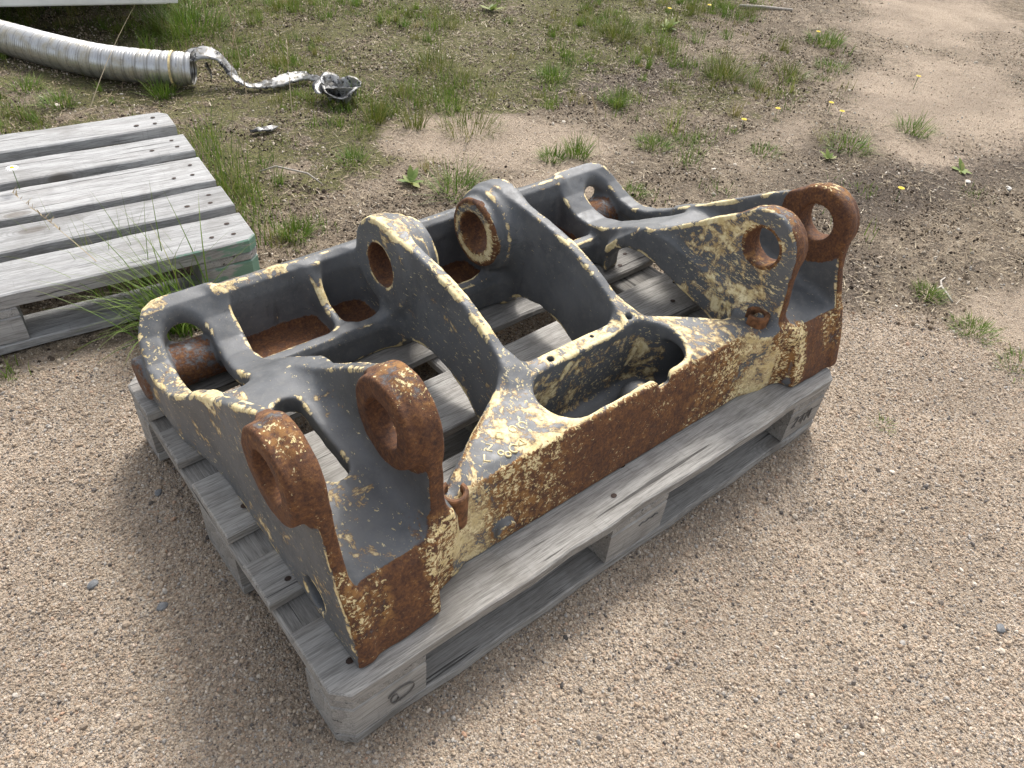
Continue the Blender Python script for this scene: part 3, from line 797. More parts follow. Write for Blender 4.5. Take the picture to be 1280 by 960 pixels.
def ground_mat():
    t = NT('gravel_and_litter')
    v = t.coord()
    lit, sand, dark, green = (t.attr(k) for k in ('lit', 'sand', 'dark', 'green'))
    w = t.vm('ADD', v, t.n('ShaderNodeVectorMath', 0, {'operation': 'SCALE'}, i0=t.noise(v, 60.0, 2.0, .5, 'Color'), Scale=.006))
    c1 = t.voro(w, 250.0, 'Color'); d1 = t.voro(w, 250.0, 'Distance')
    c2 = t.voro(w, 520.0, 'Color'); d2 = t.voro(w, 520.0, 'Distance')
    s1 = t.n('ShaderNodeSeparateColor', 0, None, Color=c1); s2 = t.n('ShaderNodeSeparateColor', 1, None, Color=c2)
    n_big = t.noise(v, 3.0, 5.0, .6); n_mid = t.noise(v, 18.0, 5.0, .65); n_f = t.noise(v, 120.0, 4.0, .7); n_ff = t.noise(v, 420.0, 3.0, .7)
    grit = t.mix(.45, t.ramp(s1, PAL), t.ramp(s2, PAL))
    sandc = t.mix(.40, t.mix(t.ss(n_ff, .38, .62), (.21, .155, .11, 1), (.50, .405, .305, 1)), t.ramp(s2, PAL))
    sandc = t.mix(t.ss(t.noise(v, 28.0, 5.0, .7), .56, .68, 0, .55), sandc, (.15, .115, .085, 1))
    n_c = t.noise(v, 38.0, 5.0, .68); n_d = t.noise(t.mapping(v, (1, 1, 1), (4, 2, 1)), 75.0, 4.0, .65)
    soil = t.mix(t.ss(n_f, .38, .62), (.060, .047, .035, 1), (.23, .178, .125, 1))
    soil = t.mix(t.ss(n_mid, .44, .62, 0, .8), soil, t.mix(t.ss(n_ff, .4, .6), (.17, .13, .09, 1), (.38, .31, .22, 1)))
    soil = t.mix(t.ss(n_c, .55, .64, 0, .7), soil, (.050, .040, .031, 1))
    soil = t.mix(t.ss(n_ff, .57, .64, 0, .8), soil, (.42, .36, .28, 1))
    soil = t.mix(t.ss(n_d, .60, .65, 0, .8), soil, (.40, .34, .26, 1))
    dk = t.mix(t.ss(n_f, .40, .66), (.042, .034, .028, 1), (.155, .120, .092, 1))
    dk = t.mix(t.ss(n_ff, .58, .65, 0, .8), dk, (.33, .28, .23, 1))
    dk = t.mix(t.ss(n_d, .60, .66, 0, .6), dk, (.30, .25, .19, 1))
    moss = t.mix(t.ss(n_f, .36, .64), (.034, .042, .011, 1), (.135, .14, .036, 1))
    moss = t.mix(t.ss(n_c, .52, .62, 0, .8), moss, (.040, .030, .020, 1))
    moss = t.mix(t.ss(n_ff, .57, .66, 0, .7), moss, (.33, .28, .18, 1))
    col = t.mix(t.ss(t.m('ADD', lit, t.m('MULTIPLY', t.m('SUBTRACT', n_mid, .5), .9)), .35, .65), grit, soil)
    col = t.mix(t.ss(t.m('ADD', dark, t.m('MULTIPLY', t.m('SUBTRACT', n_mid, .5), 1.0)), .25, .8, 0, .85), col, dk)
    col = t.mix(t.ss(t.m('ADD', sand, t.m('MULTIPLY', t.m('SUBTRACT', n_c, .5), 1.3)), .22, .82), col, sandc)
    gm_ = t.m('ADD', green, t.m('MULTIPLY', t.m('SUBTRACT', t.noise(v, 9.0, 7.0, .72), .5), 2.2))
    col = t.mix(t.ss(gm_, .52, .78, 0, .75), col, moss)
    col = t.n('ShaderNodeHueSaturation', 0, None, Value=t.ss(n_big, .3, .7, .84, 1.14), Color=col)
    h = t.m('ADD', t.m('MULTIPLY', d1, -.6), t.m('ADD', t.m('MULTIPLY', d2, -.4), t.m('MULTIPLY', n_f, 1.1)))
    return t.out(col, .95, t.bump(h, .9, .006), spec=.15)
ground = tag(link('ground', gm, ground_mat()), kind='structure')

# ---- loose grit: one point cloud of instances
def inside_view(x, y, mrg=.12):
    d = np.stack([x, y, 0 * x], 1) - np.array(CAM)
    z = d @ np.array(FWD); u = d @ np.array(RIGHT) / z / .6598; w = d @ np.array(DOWN) / z / .4948
    return (np.abs(u) < 1 + mrg) & (np.abs(w) < 1 + mrg) & (z > .2), z
def not_under(x, y):
    c, s = math.cos(math.radians(-6.4)), math.sin(math.radians(-6.4))
    lx = (x - .431) * c + (y - 1.134) * s; ly = -(x - .431) * s + (y - 1.134) * c
    a = (x > -.002) & (x < 1.202) & (((y > -.004) & (y < .104)) | ((y > .325) & (y < .475)) | ((y > .698) & (y < .804)))
    b = (lx > -1.2) & (lx < .0) & (((ly > -.003) & (ly < .103)) | ((ly > .34) & (ly < .485)) | ((ly > .72) & (ly < .828)))
    return ~(a | b)
NP = 420000
px_ = rng.uniform(-.75, 4.6, NP); py_ = rng.uniform(-.9, 3.0, NP)
ok, dz = inside_view(px_, py_)
lt, sd_, dkk, gr = zones(px_, py_)
keep = ok & not_under(px_, py_) & (rng.random(NP) < np.where(lt > .5, .30 + .25 * sd_ + .12 * dkk, 1.0)) & (rng.random(NP) < np.clip(2.2 / dz ** 1.5, .12, 1.0)) & (rng.random(NP) > gr * .8)
px_, py_, lt, dz, sd_, dkk = px_[keep], py_[keep], lt[keep], dz[keep], sd_[keep], dkk[keep]
# extra grit close to the lens
NQ = 260000
qx = rng.uniform(-.6, 1.9, NQ); qy = rng.uniform(-.9, 1.1, NQ)
ok, qz = inside_view(qx, qy); l2, s2_, d2_, g2_ = zones(qx, qy)
keep = ok & not_under(qx, qy) & (l2 < .6)
px_ = np.concatenate([px_, qx[keep]]); py_ = np.concatenate([py_, qy[keep]]); lt = np.concatenate([lt, l2[keep]]); dz = np.concatenate([dz, qz[keep]]); sd_ = np.concatenate([sd_, s2_[keep]]); dkk = np.concatenate([dkk, d2_[keep]])
n = len(px_)
size = np.exp(rng.normal(math.log(.00140), .44, n)); size = np.clip(size, .0007, .006)
big = rng.random(n) < .0012; size[big] = rng.uniform(.003, .0060, big.sum())
pz = gheight(px_, py_) + size * .25
pm = bpy.data.meshes.new('gravel')
pm.vertices.add(n); pm.vertices.foreach_set('co', np.stack([px_, py_, pz], 1).astype(np.float32).ravel())
def vattr(me, name, arr):
    a = me.attributes.new(name, 'FLOAT_VECTOR', 'POINT'); a.data.foreach_set('vector', np.ascontiguousarray(arr, np.float32).ravel())
vattr(pm, 'siz', size[:, None] * rng.uniform(.65, 1.25, (n, 3)) * np.array([1.15, 1.0, .8]))
vattr(pm, 'rot', rng.uniform(0, 6.28, (n, 3)) * np.array([.25, .25, 1]))
fattr(pm, 'shade', np.where(lt > .4, .2 + .78 * rng.random(n), rng.random(n))); fattr(pm, 'darken', np.clip(dkk * 1.3, 0, 1) * .8)  # stones inside the dark ground blobs take a darker brown
def grit_mat():
    t = NT('grit_stones')
    s = t.attr('shade', 'Fac', 'INSTANCER'); dkn = t.attr('darken', 'Fac', 'INSTANCER')
    c = t.ramp(s, PAL)
    c = t.mix(t.m('MULTIPLY', dkn, .55), c, (.10, .075, .055, 1))
    return t.out(c, .85, spec=.3)
def instancer(ob, mat, subdiv):
    ng = bpy.data.node_groups.new('scatter', 'GeometryNodeTree')
    ng.interface.new_socket('Geometry', in_out='INPUT', socket_type='NodeSocketGeometry')
    ng.interface.new_socket('Geometry', in_out='OUTPUT', socket_type='NodeSocketGeometry')
    N_ = ng.nodes; L = ng.links
    gi = N_.new('NodeGroupInput'); go = N_.new('NodeGroupOutput')
    m2p = N_.new('GeometryNodeMeshToPoints'); ip = N_.new('GeometryNodeInstanceOnPoints')
    ico = N_.new('GeometryNodeMeshIcoSphere'); ico.inputs['Radius'].default_value = 1.0; ico.inputs['Subdivisions'].default_value = subdiv
    sm = N_.new('GeometryNodeSetMaterial'); sm.inputs['Material'].default_value = mat
    def na(name):
        a = N_.new('GeometryNodeInputNamedAttribute'); a.data_type = 'FLOAT_VECTOR'; a.inputs['Name'].default_value = name
        return a.outputs[0]
    L.new(gi.outputs[0], m2p.inputs[0]); L.new(m2p.outputs[0], ip.inputs['Points'])
    L.new(ico.outputs[0], sm.inputs['Geometry']); L.new(sm.outputs[0], ip.inputs['Instance'])
    L.new(na('siz'), ip.inputs['Scale'])
    e2r = N_.new('FunctionNodeEulerToRotation'); L.new(na('rot'), e2r.inputs[0]); L.new(e2r.outputs[0], ip.inputs['Rotation'])
    L.new(ip.outputs[0], go.inputs[0])
    md = ob.modifiers.new('scatter', 'NODES'); md.node_group = ng
GRIT = grit_mat()
gravel = tag(link('gravel', pm, GRIT), kind='stuff')
instancer(gravel, GRIT, 1)

# crumbs of soil, bark and pale grit over the litter
NK = 420000
kx = rng.uniform(-.5, 5.0, NK); ky = rng.uniform(-.3, 4.0, NK)
ok, kz = inside_view(kx, ky); l_k, s_k, d_k, g_k = zones(kx, ky)
pk_ = np.stack([kx, ky, 0 * kx], 1); pck = np.clip(.55 + .9 * vnoise(pk_, 9.0, 61) + .5 * vnoise(pk_, 21.0, 62), .05, 1)
keep = ok & not_under(kx, ky) & (l_k > .3) & (rng.random(NK) < pck * np.clip(.80 - 1.1 * s_k, 0, 1)) & ~((kx > -.01) & (kx < 1.21) & (ky > -.01) & (ky < .81))
kx, ky, s_k = kx[keep], ky[keep], s_k[keep]; n = len(kx)
ksz = np.clip(np.exp(rng.normal(math.log(.0021), .45, n)), .001, .0065)
km = bpy.data.meshes.new('soil_crumbs'); km.vertices.add(n)
km.vertices.foreach_set('co', np.stack([kx, ky, gheight(kx, ky) + ksz * .2], 1).astype(np.float32).ravel())
vattr(km, 'siz', ksz[:, None] * rng.uniform(.5, 1.5, (n, 3)) * np.array([1.3, 1.0, .6]))
vattr(km, 'rot', rng.uniform(0, 6.28, (n, 3)) * np.array([.3, .3, 1]))
fattr(km, 'shade', np.clip(rng.random(n) + .25 * s_k, 0, 1))
def crumb_mat():
    t = NT('soil_crumbs')
    return t.out(t.ramp(t.attr('shade', 'Fac', 'INSTANCER'), [(0, (.034, .027, .022)), (.2, (.075, .057, .043)), (.42, (.17, .13, .092)), (.65, (.30, .24, .17)), (.86, (.45, .375, .29)), (1, (.62, .56, .47))]), .95, spec=.15)
CRUMB = crumb_mat()
crumbs = tag(link('soil_crumbs', km, CRUMB), kind='stuff')
instancer(crumbs, CRUMB, 1)

# ------------------------------------------------------------------ grass and litter
def blades(base, length, az, lean, curl, width, seg=3):
    """curved tapering blades -> verts, quads, t (0 root .. 1 tip), blade index"""
    n = len(base); d = np.stack([np.cos(az), np.sin(az)], 1); sd2 = np.stack([-np.sin(az), np.cos(az)], 1)
    V = np.zeros((n, (seg + 1) * 2, 3)); T = np.zeros((n, (seg + 1) * 2))
    pos = base.copy(); ang = lean.copy()
    for k in range(seg + 1):
        t = k / seg
        w = width * (1 - t) ** .7 * .5 + 1e-5
        V[:, 2 * k, :2] = pos[:, :2] - sd2 * w[:, None]; V[:, 2 * k + 1, :2] = pos[:, :2] + sd2 * w[:, None]
        V[:, 2 * k, 2] = V[:, 2 * k + 1, 2] = pos[:, 2]
        T[:, 2 * k:2 * k + 2] = t
        st = length / seg
        pos = pos.copy(); pos[:, :2] += d * (np.sin(ang) * st)[:, None]; pos[:, 2] += np.cos(ang) * st
        ang = ang + curl / seg
    F = []
    b = (np.arange(n) * (seg + 1) * 2)[:, None]
    for k in range(seg): F.append(b + np.array([2 * k, 2 * k + 1, 2 * k + 3, 2 * k + 2])[None])
    return V.reshape(-1, 3), np.concatenate(F), T.ravel(), np.repeat(np.arange(n), (seg + 1) * 2)
def leaf_mat(name, stops, trans=.25):
    t = NT(name)
    r = t.attr('rnd'); tt = t.attr('along')
    c = t.ramp(r, stops)
    c = t.mix(t.m('MULTIPLY', t.m('POWER', tt, 3.0), .35), c, (.30, .25, .09, 1))
    t.out(c, .55, spec=.3)
    tr = t.t.nodes.new('ShaderNodeBsdfTranslucent'); t.put(tr.inputs['Color'], c)
    mx = t.t.nodes.new('ShaderNodeMixShader'); mx.inputs[0].default_value = trans
    t.t.links.new(t.b.outputs[0], mx.inputs[1]); t.t.links.new(tr.outputs[0], mx.inputs[2])
    t.t.links.new(mx.outputs[0], t.t.nodes['Material Output'].inputs['Surface'])
    return t.mat
GREEN = leaf_mat('green_grass', [(0, (.05, .105, .010)), (.35, (.10, .185, .018)), (.7, (.17, .25, .035)), (.88, (.27, .28, .07)), (1, (.42, .35, .17))])
OLIVE = leaf_mat('olive_grass', [(0, (.055, .090, .012)), (.35, (.12, .155, .022)), (.65, (.20, .205, .045)), (.85, (.33, .28, .11)), (1, (.48, .40, .24))])
STRAW = leaf_mat('dry_straw', [(0, (.16, .11, .065)), (.4, (.30, .23, .14)), (.75, (.45, .37, .25)), (1, (.60, .54, .44))], .1)
def blade_mesh(name, *a, rnd=None, seg=3):
    V, F, T, B_ = blades(*a, seg=seg)
    me = mesh_np(name, V, quads=F); smooth(me)
    fattr(me, 'along', T); fattr(me, 'rnd', rnd[B_])
    return me
def tuft_mesh(n, L, spread, lean, w, seed, dry=0.0, seg=4, curl=.8):
    r = np.random.default_rng(seed)
    az = r.uniform(0, 6.28, n); rr = spread * np.sqrt(r.random(n))
    base = np.stack([rr * np.cos(az), rr * np.sin(az), np.full(n, -.004)], 1)
    az2 = az + r.normal(0, .7, n)
    ln = L * r.uniform(.45, 1.05, n)
    rnd = np.clip(r.beta(2, 3, n) + dry * (r.random(n) < .5), 0, 1)
    return blade_mesh('grass_tuft', base, ln, az2, np.abs(r.normal(0, lean, n)) + rr / spread * lean, r.uniform(.2, 1, n) * curl, r.uniform(.6, 1.2, n) * w, rnd=rnd, seg=seg)

# short grass spread through the mossy litter: nobody could count it
NG = 60000
gx_ = rng.uniform(-.6, 5.2, NG); gy_ = rng.uniform(.1, 4.2, NG)
ok, gd = inside_view(gx_, gy_)
lt2, sn2, dk2, gr2 = zones(gx_, gy_)
pp = np.stack([gx_, gy_, 0 * gx_], 1)
cl = vnoise(pp, 7.0, 21) * .55 + vnoise(pp, 17.0, 22) * .45 + vnoise(pp, 40.0, 23) * .3
c6, s6 = math.cos(math.radians(-6.4)), math.sin(math.radians(-6.4))
lx_ = (gx_ - .431) * c6 + (gy_ - 1.134) * s6; ly_ = -(gx_ - .431) * s6 + (gy_ - 1.134) * c6
on2 = (lx_ > -1.22) & (lx_ < .012) & (ly_ > -.012) & (ly_ < .84)
on1 = (gx_ > -.03) & (gx_ < 1.23) & (gy_ > -.03) & (gy_ < .86)
dens = np.clip(.5 + 1.0 * vnoise(pp, 2.6, 51) + .5 * vnoise(pp, 6.0, 52), .05, 1) * np.clip(gr2 * .95 + .06 * lt2 - .5 * dk2 - .8 * sn2, 0, 1) * np.clip(.10 + cl * 1.9, .01, 1)
keep = ok & ~on2 & ~on1 & (rng.random(NG) < dens * .75)
gx_, gy_, cl = gx_[keep], gy_[keep], cl[keep]
n = len(gx_)
base = np.stack([gx_, gy_, gheight(gx_, gy_) - .002], 1)
rn = np.clip(rng.beta(2.2, 2.6, n) + .22 * vnoise(base, 3.0, 31), 0, 1)
me = blade_mesh('grass', base, rng.uniform(.012, .045, n) * (1 + .9 * np.clip(cl, 0, 1)), rng.uniform(0, 6.28, n), np.abs(rng.normal(.35, .3, n)), rng.uniform(.1, 1.0, n), rng.uniform(.0012, .0026, n), rnd=rn, seg=2)
tag(link('grass', me, OLIVE), kind='stuff')
# many small clumps merged into the same cover
NC = 7500
cx_ = rng.uniform(-.4, 5.0, NC); cy_ = rng.uniform(.3, 4.2, NC)
ok, cd = inside_view(cx_, cy_); a_, b_, c_d, g_c = zones(cx_, cy_)
lx_ = (cx_ - .431) * c6 + (cy_ - 1.134) * s6; ly_ = -(cx_ - .431) * s6 + (cy_ - 1.134) * c6
pn_ = np.stack([cx_, cy_, 0 * cx_], 1); pch = np.clip(.45 + 1.1 * vnoise(pn_, 2.6, 51) + .5 * vnoise(pn_, 6.0, 52), .04, 1)
keep = ok & (rng.random(NC) < np.clip(g_c * .95 + .06 * a_ - .5 * b_, 0, 1) * pch) & ~((lx_ > -1.24) & (lx_ < .03) & (ly_ > -.03) & (ly_ < .85)) & ~((cx_ > -.04) & (cx_ < 1.26) & (cy_ > -.04) & (cy_ < .9))
cx_, cy_ = cx_[keep], cy_[keep]
m_ = rng.integers(8, 46, len(cx_)); bi = np.repeat(np.arange(len(cx_)), m_); n = len(bi)
sp_ = (rng.uniform(.006, .036, len(cx_)))[bi]; hl = np.exp(rng.normal(math.log(.045), .45, len(cx_)))[bi]; dr = rng.beta(1.6, 2.0, len(cx_))[bi]
bx_ = cx_[bi] + rng.normal(0, 1, n) * sp_; by_ = cy_[bi] + rng.normal(0, 1, n) * sp_
base = np.stack([bx_, by_, gheight(bx_, by_) - .002], 1)
args = (base, hl * rng.uniform(.5, 1.1, n), rng.uniform(0, 6.28, n), np.abs(rng.normal(.34, .27, n)), rng.uniform(.1, 1.1, n), rng.uniform(.0014, .0032, n)); rr_ = np.clip(dr * .75 + rng.beta(2, 3, n) * .4, 0, 1)
kind_ = (rng.random(len(cx_)) < .55)[bi]
for sel, mt in ((kind_, GREEN), (~kind_, OLIVE)):
    me = blade_mesh('grass', *[a[sel] for a in args], rnd=rr_[sel], seg=3)
    tag(link('grass', me, mt), kind='stuff')
# dead stems and needles lying flat
NL = 90000
lx2 = rng.uniform(-.5, 5.0, NL); ly2 = rng.uniform(-.5, 4.0, NL)
ok, gd = inside_view(lx2, ly2); lt3, sn3, dk3, gr3 = zones(lx2, ly2)
pq = np.stack([lx2, ly2, 0 * lx2], 1); c3_ = vnoise(pq, 4.0, 41) * .6 + vnoise(pq, 12., 42) * .4
keep = ok & (rng.random(NL) < np.clip((lt3 * .75 + .2 * gr3 - .55 * sn3) * (.5 + c3_), 0, 1)) & ~((lx2 > -.03) & (lx2 < 1.23) & (ly2 > -.03) & (ly2 < .86))
lx_ = (lx2 - .431) * c6 + (ly2 - 1.134) * s6; ly_ = -(lx2 - .431) * s6 + (ly2 - 1.134) * c6
keep &= ~((lx_ > -1.22) & (lx_ < .012) & (ly_ > -.012) & (ly_ < .84))
lx2, ly2 = lx2[keep], ly2[keep]; n = len(lx2)
base = np.stack([lx2, ly2, gheight(lx2, ly2) + rng.uniform(.001, .006, n)], 1)
rn = np.clip(rng.beta(1.6, 2.2, n), 0, 1)
me = blade_mesh('dry_litter', base, rng.uniform(.006, .042, n), rng.uniform(0, 6.28, n), rng.uniform(1.25, 1.62, n), rng.uniform(-.4, .5, n), rng.uniform(.0010, .0040, n), rnd=rn, seg=2)
tag(link('dry_litter', me, STRAW), kind='stuff')

TG = 'grass tufts growing in the litter and sand'
def tuft(x, y, n, L, spread, lean, w, label, mat=None, dry=0.0, seg=4, curl=.8, rz=0.0):
    me = tuft_mesh(int(n * 1.25), L * .82, spread * 1.1, lean * 1.15, w * 1.0, int(abs(x * 1000 + y * 77)), dry, seg, curl)
    o = link('grass_tuft', me, mat or GREEN)
    o.location = (x, y, float(gheight(np.array([x]), np.array([y]))[0])); o.rotation_euler = (0, 0, rz)
    return tag(o, label, 'grass tuft', TG)
for a in [
    (.617, 1.335, 170, .085, .035, .35, .0028, 'bright green grass tuft standing alone between the green pallet corner and the casting'),
    (1.150, 1.305, 150, .16, .06, .45, .0026, 'loose grass tuft just behind the bushing of the casting'),
    (2.092, 1.905, 200, .10, .06, .35, .0028, 'bright dense grass tuft in the dark soil beyond the sand patch'),
    (2.122, 1.555, 150, .11, .03, .35, .0026, 'narrow upright bright grass tuft in the litter above the right hook'),
    (1.972, 1.220, 220, .07, .055, .40, .0024, 'low round grass tuft in bare soil right of the right hook'),
    (2.110, 1.185, 120, .05, .04, .40, .0024, 'small low tuft beside the round tuft right of the hook'),
    (2.790, 1.552, 260, .17, .08, .40, .0028, 'largest olive grass tuft in the far litter, partly dry'),
    (3.640, 1.600, 200, .11, .08, .35, .0030, 'bright grass tuft at the edge of the far tan sand'),
    (3.080, 1.410, 150, .12, .06, .40, .0028, 'yellowish grass tuft right of the largest far tuft'),
    (2.620, .816, 170, .10, .07, .50, .0028, 'spreading dark green tuft below the two yellow flowers'),
    (3.010, .760, 140, .11, .06, .40, .0028, 'grass tuft on the border of the tan sand and dark soil at right'),
    (1.922, .118, 190, .055, .035, .40, .0022, 'bright small tuft beside the forked white stick'),
    (1.866, -.042, 240, .055, .050, .45, .0022, 'rounded grass tuft in the gravel below the forked white stick'),
    (1.327, -.093, 50, .035, .018, .55, .0022, 'tiny sparse tuft in gravel right of the near pallet'),
    (1.563, 1.311, 150, .075, .035, .35, .0026, 'compact bright tuft left of the right hook on the sand'),
    (1.660, 1.292, 130, .12, .035, .28, .0026, 'tall bright tuft rising behind the right hook'),
    (1.629, .985, 130, .055, .035, .45, .0024, 'small bright tuft against the right hook'),
    (1.460, 1.640, 170, .12, .10, .35, .0024, 'wide olive tuft on the right edge of the sand patch'),
    (1.305, 1.760, 90, .15, .03, .22, .0024, 'thin yellowish tuft upright in the middle of the sand patch'),
    (1.215, 1.880, 80, .16, .03, .25, .0024, 'thin yellowish tuft at the left edge of the sand patch'),
    (.975, 1.630, 110, .09, .04, .40, .0024, 'green tuft in the litter below the silver foil coil'),
    (.343, 2.514, 160, .10, .05, .40, .0028, 'dark green tuft in front of the silver duct'),
    (.281, 2.690, 110, .09, .05, .40, .0028, 'small tuft in front of the duct near the left edge'),
    (.669, 2.440, 120, .13, .035, .38, .0028, 'yellow-green tuft against the torn end of the duct'),
    (1.030, 3.100, 320, .24, .14, .40, .0036, 'thick bright grass clump under the corner of the pale sheet'),
    (1.722, 2.254, 160, .14, .09, .40, .0028, 'olive tuft between the duct strip and the dark soil'),
    (2.729, 2.166, 200, .15, .08, .40, .0028, 'olive tuft in the far background near the top edge'),
    (2.464, 1.567, 130, .06, .05, .45, .0026, 'low tuft left of the largest olive tuft'),
    (2.300, .965, 110, .06, .05, .50, .0026, 'flat tuft in bare soil above the right pin eyes'),
    (3.362, 1.372, 160, .07, .07, .45, .0028, 'low dark tuft under the bright tuft by the far sand'),
    (1.815, -.195, 120, .06, .05, .45, .0024, 'dark tuft cut by the right edge of the view')]:
    tuft(*a, mat=OLIVE if ('olive' in a[7] or 'yellowish' in a[7]) else GREEN)
# the long-bladed clump between the two pallets, leaning left
r = np.random.default_rng(5)
n = 170
bs = np.stack([.20 + r.normal(0, .045, n), 1.085 + r.normal(0, .025, n), np.full(n, -.005)], 1)
azl = r.normal(2.9, 1.05, n)
me = blade_mesh('grass_tuft', bs, r.uniform(.12, .36, n), azl, np.abs(r.normal(.35, .25, n)), r.uniform(.4, 1.5, n), r.uniform(.0022, .0046, n), rnd=r.beta(2, 4, n), seg=7)
tag(link('grass_tuft', me, GREEN), 'big long-bladed grass clump drooping between the two pallets behind the left hook', 'grass tuft', TG)
n = 300
u_ = r.random(n)
bs = np.stack([.475 + .115 * u_ + r.normal(.045, .035, n), 1.30 + .75 * u_, np.full(n, -.004)], 1)
me = blade_mesh('grass_tuft', bs, r.uniform(.05, .17, n) * (.8 + .4 * u_), r.uniform(0, 6.28, n), np.abs(r.normal(.25, .2, n)), r.uniform(.2, 1.1, n), r.uniform(.0018, .0034, n), rnd=np.clip(r.beta(2, 3, n) + .1, 0, 1), seg=5)
tag(link('grass_tuft', me, GREEN), 'row of rank grass along the right end of the bleached pallet', 'grass tuft', TG)
for (x, y, n, L, lb) in ((.105, 1.293, 16, .21, 'few green blades poking up through the slats of the bleached pallet'), (.17, 1.288, 12, .24, 'thin seed-bearing blades in the first gap of the bleached pallet'), (.06, 1.432, 7, .20, 'three short blades in the second gap of the bleached pallet')):
    bs = np.stack([x + r.normal(0, .018, n), y + r.normal(0, .006, n), np.zeros(n)], 1)
    me = blade_mesh('grass_tuft', bs, L * r.uniform(.75, 1.15, n), r.uniform(0, 6.28, n), np.abs(r.normal(.1, .08, n)), r.uniform(.1, .7, n), r.uniform(.0016, .003, n), rnd=r.beta(2, 2.5, n), seg=6)
    tag(link('grass_tuft', me, GREEN), lb, 'grass tuft', TG)
# low leafy weeds
WEED = leaf_mat('weed_leaf', [(0, (.09, .16, .03)), (.5, (.17, .24, .05)), (1, (.30, .32, .10))])
def weed(x, y, n, L, label):
    r_ = np.random.default_rng(int(x * 991)); az_ = np.arange(n) * 2.4 + r_.normal(0, .2, n)
    me = blade_mesh('leafy_weed', np.tile(np.array([[0, 0, .002]]), (n, 1)), L * r_.uniform(.6, 1.1, n), az_, r_.uniform(.7, 1.35, n), r_.uniform(.1, .6, n), np.full(n, L * .30), rnd=r_.random(n), seg=5)
    co = np.array([v.co for v in me.vertices]).reshape(n, 12, 3); prof_ = np.array([.25, .8, 1.15, 1.1, .7, .1])
    for k in range(6):
        c_ = co[:, 2 * k:2 * k + 2].mean(1); d_ = co[:, 2 * k + 1] - co[:, 2 * k]; d_ /= np.linalg.norm(d_, axis=1)[:, None] + 1e-9
        co[:, 2 * k] = c_ - d_ * L * .15 * prof_[k]; co[:, 2 * k + 1] = c_ + d_ * L * .15 * prof_[k]
    me.vertices.foreach_set('co', co.astype(np.float32).ravel()); me.update()
    o = link('leafy_weed', me, WEED); o.location = (x, y, float(gheight(np.array([x]), np.array([y]))[0]))
    tag(o, label, 'weed', 'low leafy weeds in the soil')
weed(1.06, 1.42, 9, .060, 'broad-leaved weed left of the sand patch behind the bushing')
weed(2.46, .80, 8, .045, 'pale leafy rosette beside the right pin eyes in bare soil')
weed(2.82, .47, 9, .050, 'pale leafy weed in the dark soil near the white chips')
weed(3.05, 2.12, 10, .070, 'bright leafy weed near the top beside the far yellow flowers')
weed(2.43, 2.75, 10, .070, 'leafy weed at the top edge among the litter')
# tall straw stalks
def stalk(x, y, L, az, lean, label, head=True):
    n = 1
    V1, F1, T1, B1 = blades(np.array([[x, y, 0.]]), np.array([L]), np.array([az]), np.array([lean]), np.array([.25]), np.array([.0042]), seg=8)
    Vs = [V1]; Fs = [F1]; Ts = [T1]; k = len(V1)
    if head:
        tip = V1[-1]
        m_ = 26
        for i in range(m_):
            f = 8 - 2.4 * i / m_
            a = int(f); b0 = V1[2 * min(a, 8)]; b1 = V1[2 * min(a + 1, 8)]
            q = b0 + (b1 - b0) * (f - a)
            V2, F2, T2, _ = blades(q[None], np.array([.018]), np.array([rng.uniform(0, 6.28)]), np.array([rng.uniform(.3, 1.0)]), np.array([.3]), np.array([.004]), seg=2)
            Vs.append(V2); Fs.append(F2 + k); Ts.append(T2); k += len(V2)
    me = mesh_np('dry_stalk', np.concatenate(Vs), quads=np.concatenate(Fs)); fattr(me, 'along', np.concatenate(Ts)); fattr(me, 'rnd', np.full(k, rng.uniform(.45, .8)))
    tag(link('dry_stalk', me, STRAW), label, 'dry stalk', 'tall dry stalks')
stalk(.79, 2.12, .34, .3, .12, 'tall straw stalk beside the torn end of the duct')
stalk(.87, 2.16, .40, 1.6, .06, 'tallest straw stalk right of the duct end')
stalk(.42, 2.44, .42, .5, .75, 'straw stalk leaning across the silver duct', False)
stalk(.98, 2.05, .24, 1.0, .1, 'short straw stalk in front of the torn strip')
stalk(1.62, 2.52, .26, 2.4, .2, 'straw stalk in the far litter behind the strip')
stalk(1.95, 2.60, .22, .2, .1, 'brown seed stalk near the top edge of the view')
stalk(1.70, 1.22, .22, 1.9, .18, 'reddish dry stalk over the tall tuft behind the right hook')
stalk(.16, 1.16, .38, 2.4, .55, 'long seed stalk leaning over the bleached pallet')

# yellow flowers
YEL = simple('yellow_petal', (.72, .54, .02), .6, 0, .15); WHT = simple('white_petal', (.78, .78, .76), .6, 0, .06); STEM = simple('green_stem', (.10, .17, .04), .6)
def disc_petals(n, r0, r1, w, z, mat, parent, name):
    V = []; F = []
    for k in range(n):
        a = 2 * math.pi * k / n; c, s = math.cos(a), math.sin(a)
        b = len(V)
        for (rr, ww, zz_) in ((r0, w * .5, z), (r1 * .7, w, z + .001), (r1, w * .55, z - .0006)):
            V += [(rr * c + ww * s, rr * s - ww * c, zz_), (rr * c - ww * s, rr * s + ww * c, zz_)]
        F += [(b, b + 2, b + 3, b + 1), (b + 2, b + 4, b + 5, b + 3)]
    me = bpy.data.meshes.new(name); me.from_pydata(V, [], F); me.update()
    return link(name, me, mat, parent)
def dome(r, z, h, mat, parent, name):
    bm = bmesh.new(); bmesh.ops.create_icosphere(bm, subdivisions=2, radius=r)
    for v in bm.verts: v.co.z = v.co.z * h / r + z
    me = bpy.data.meshes.new(name); bm.to_mesh(me); bm.free(); smooth(me)
    return link(name, me, mat, parent)
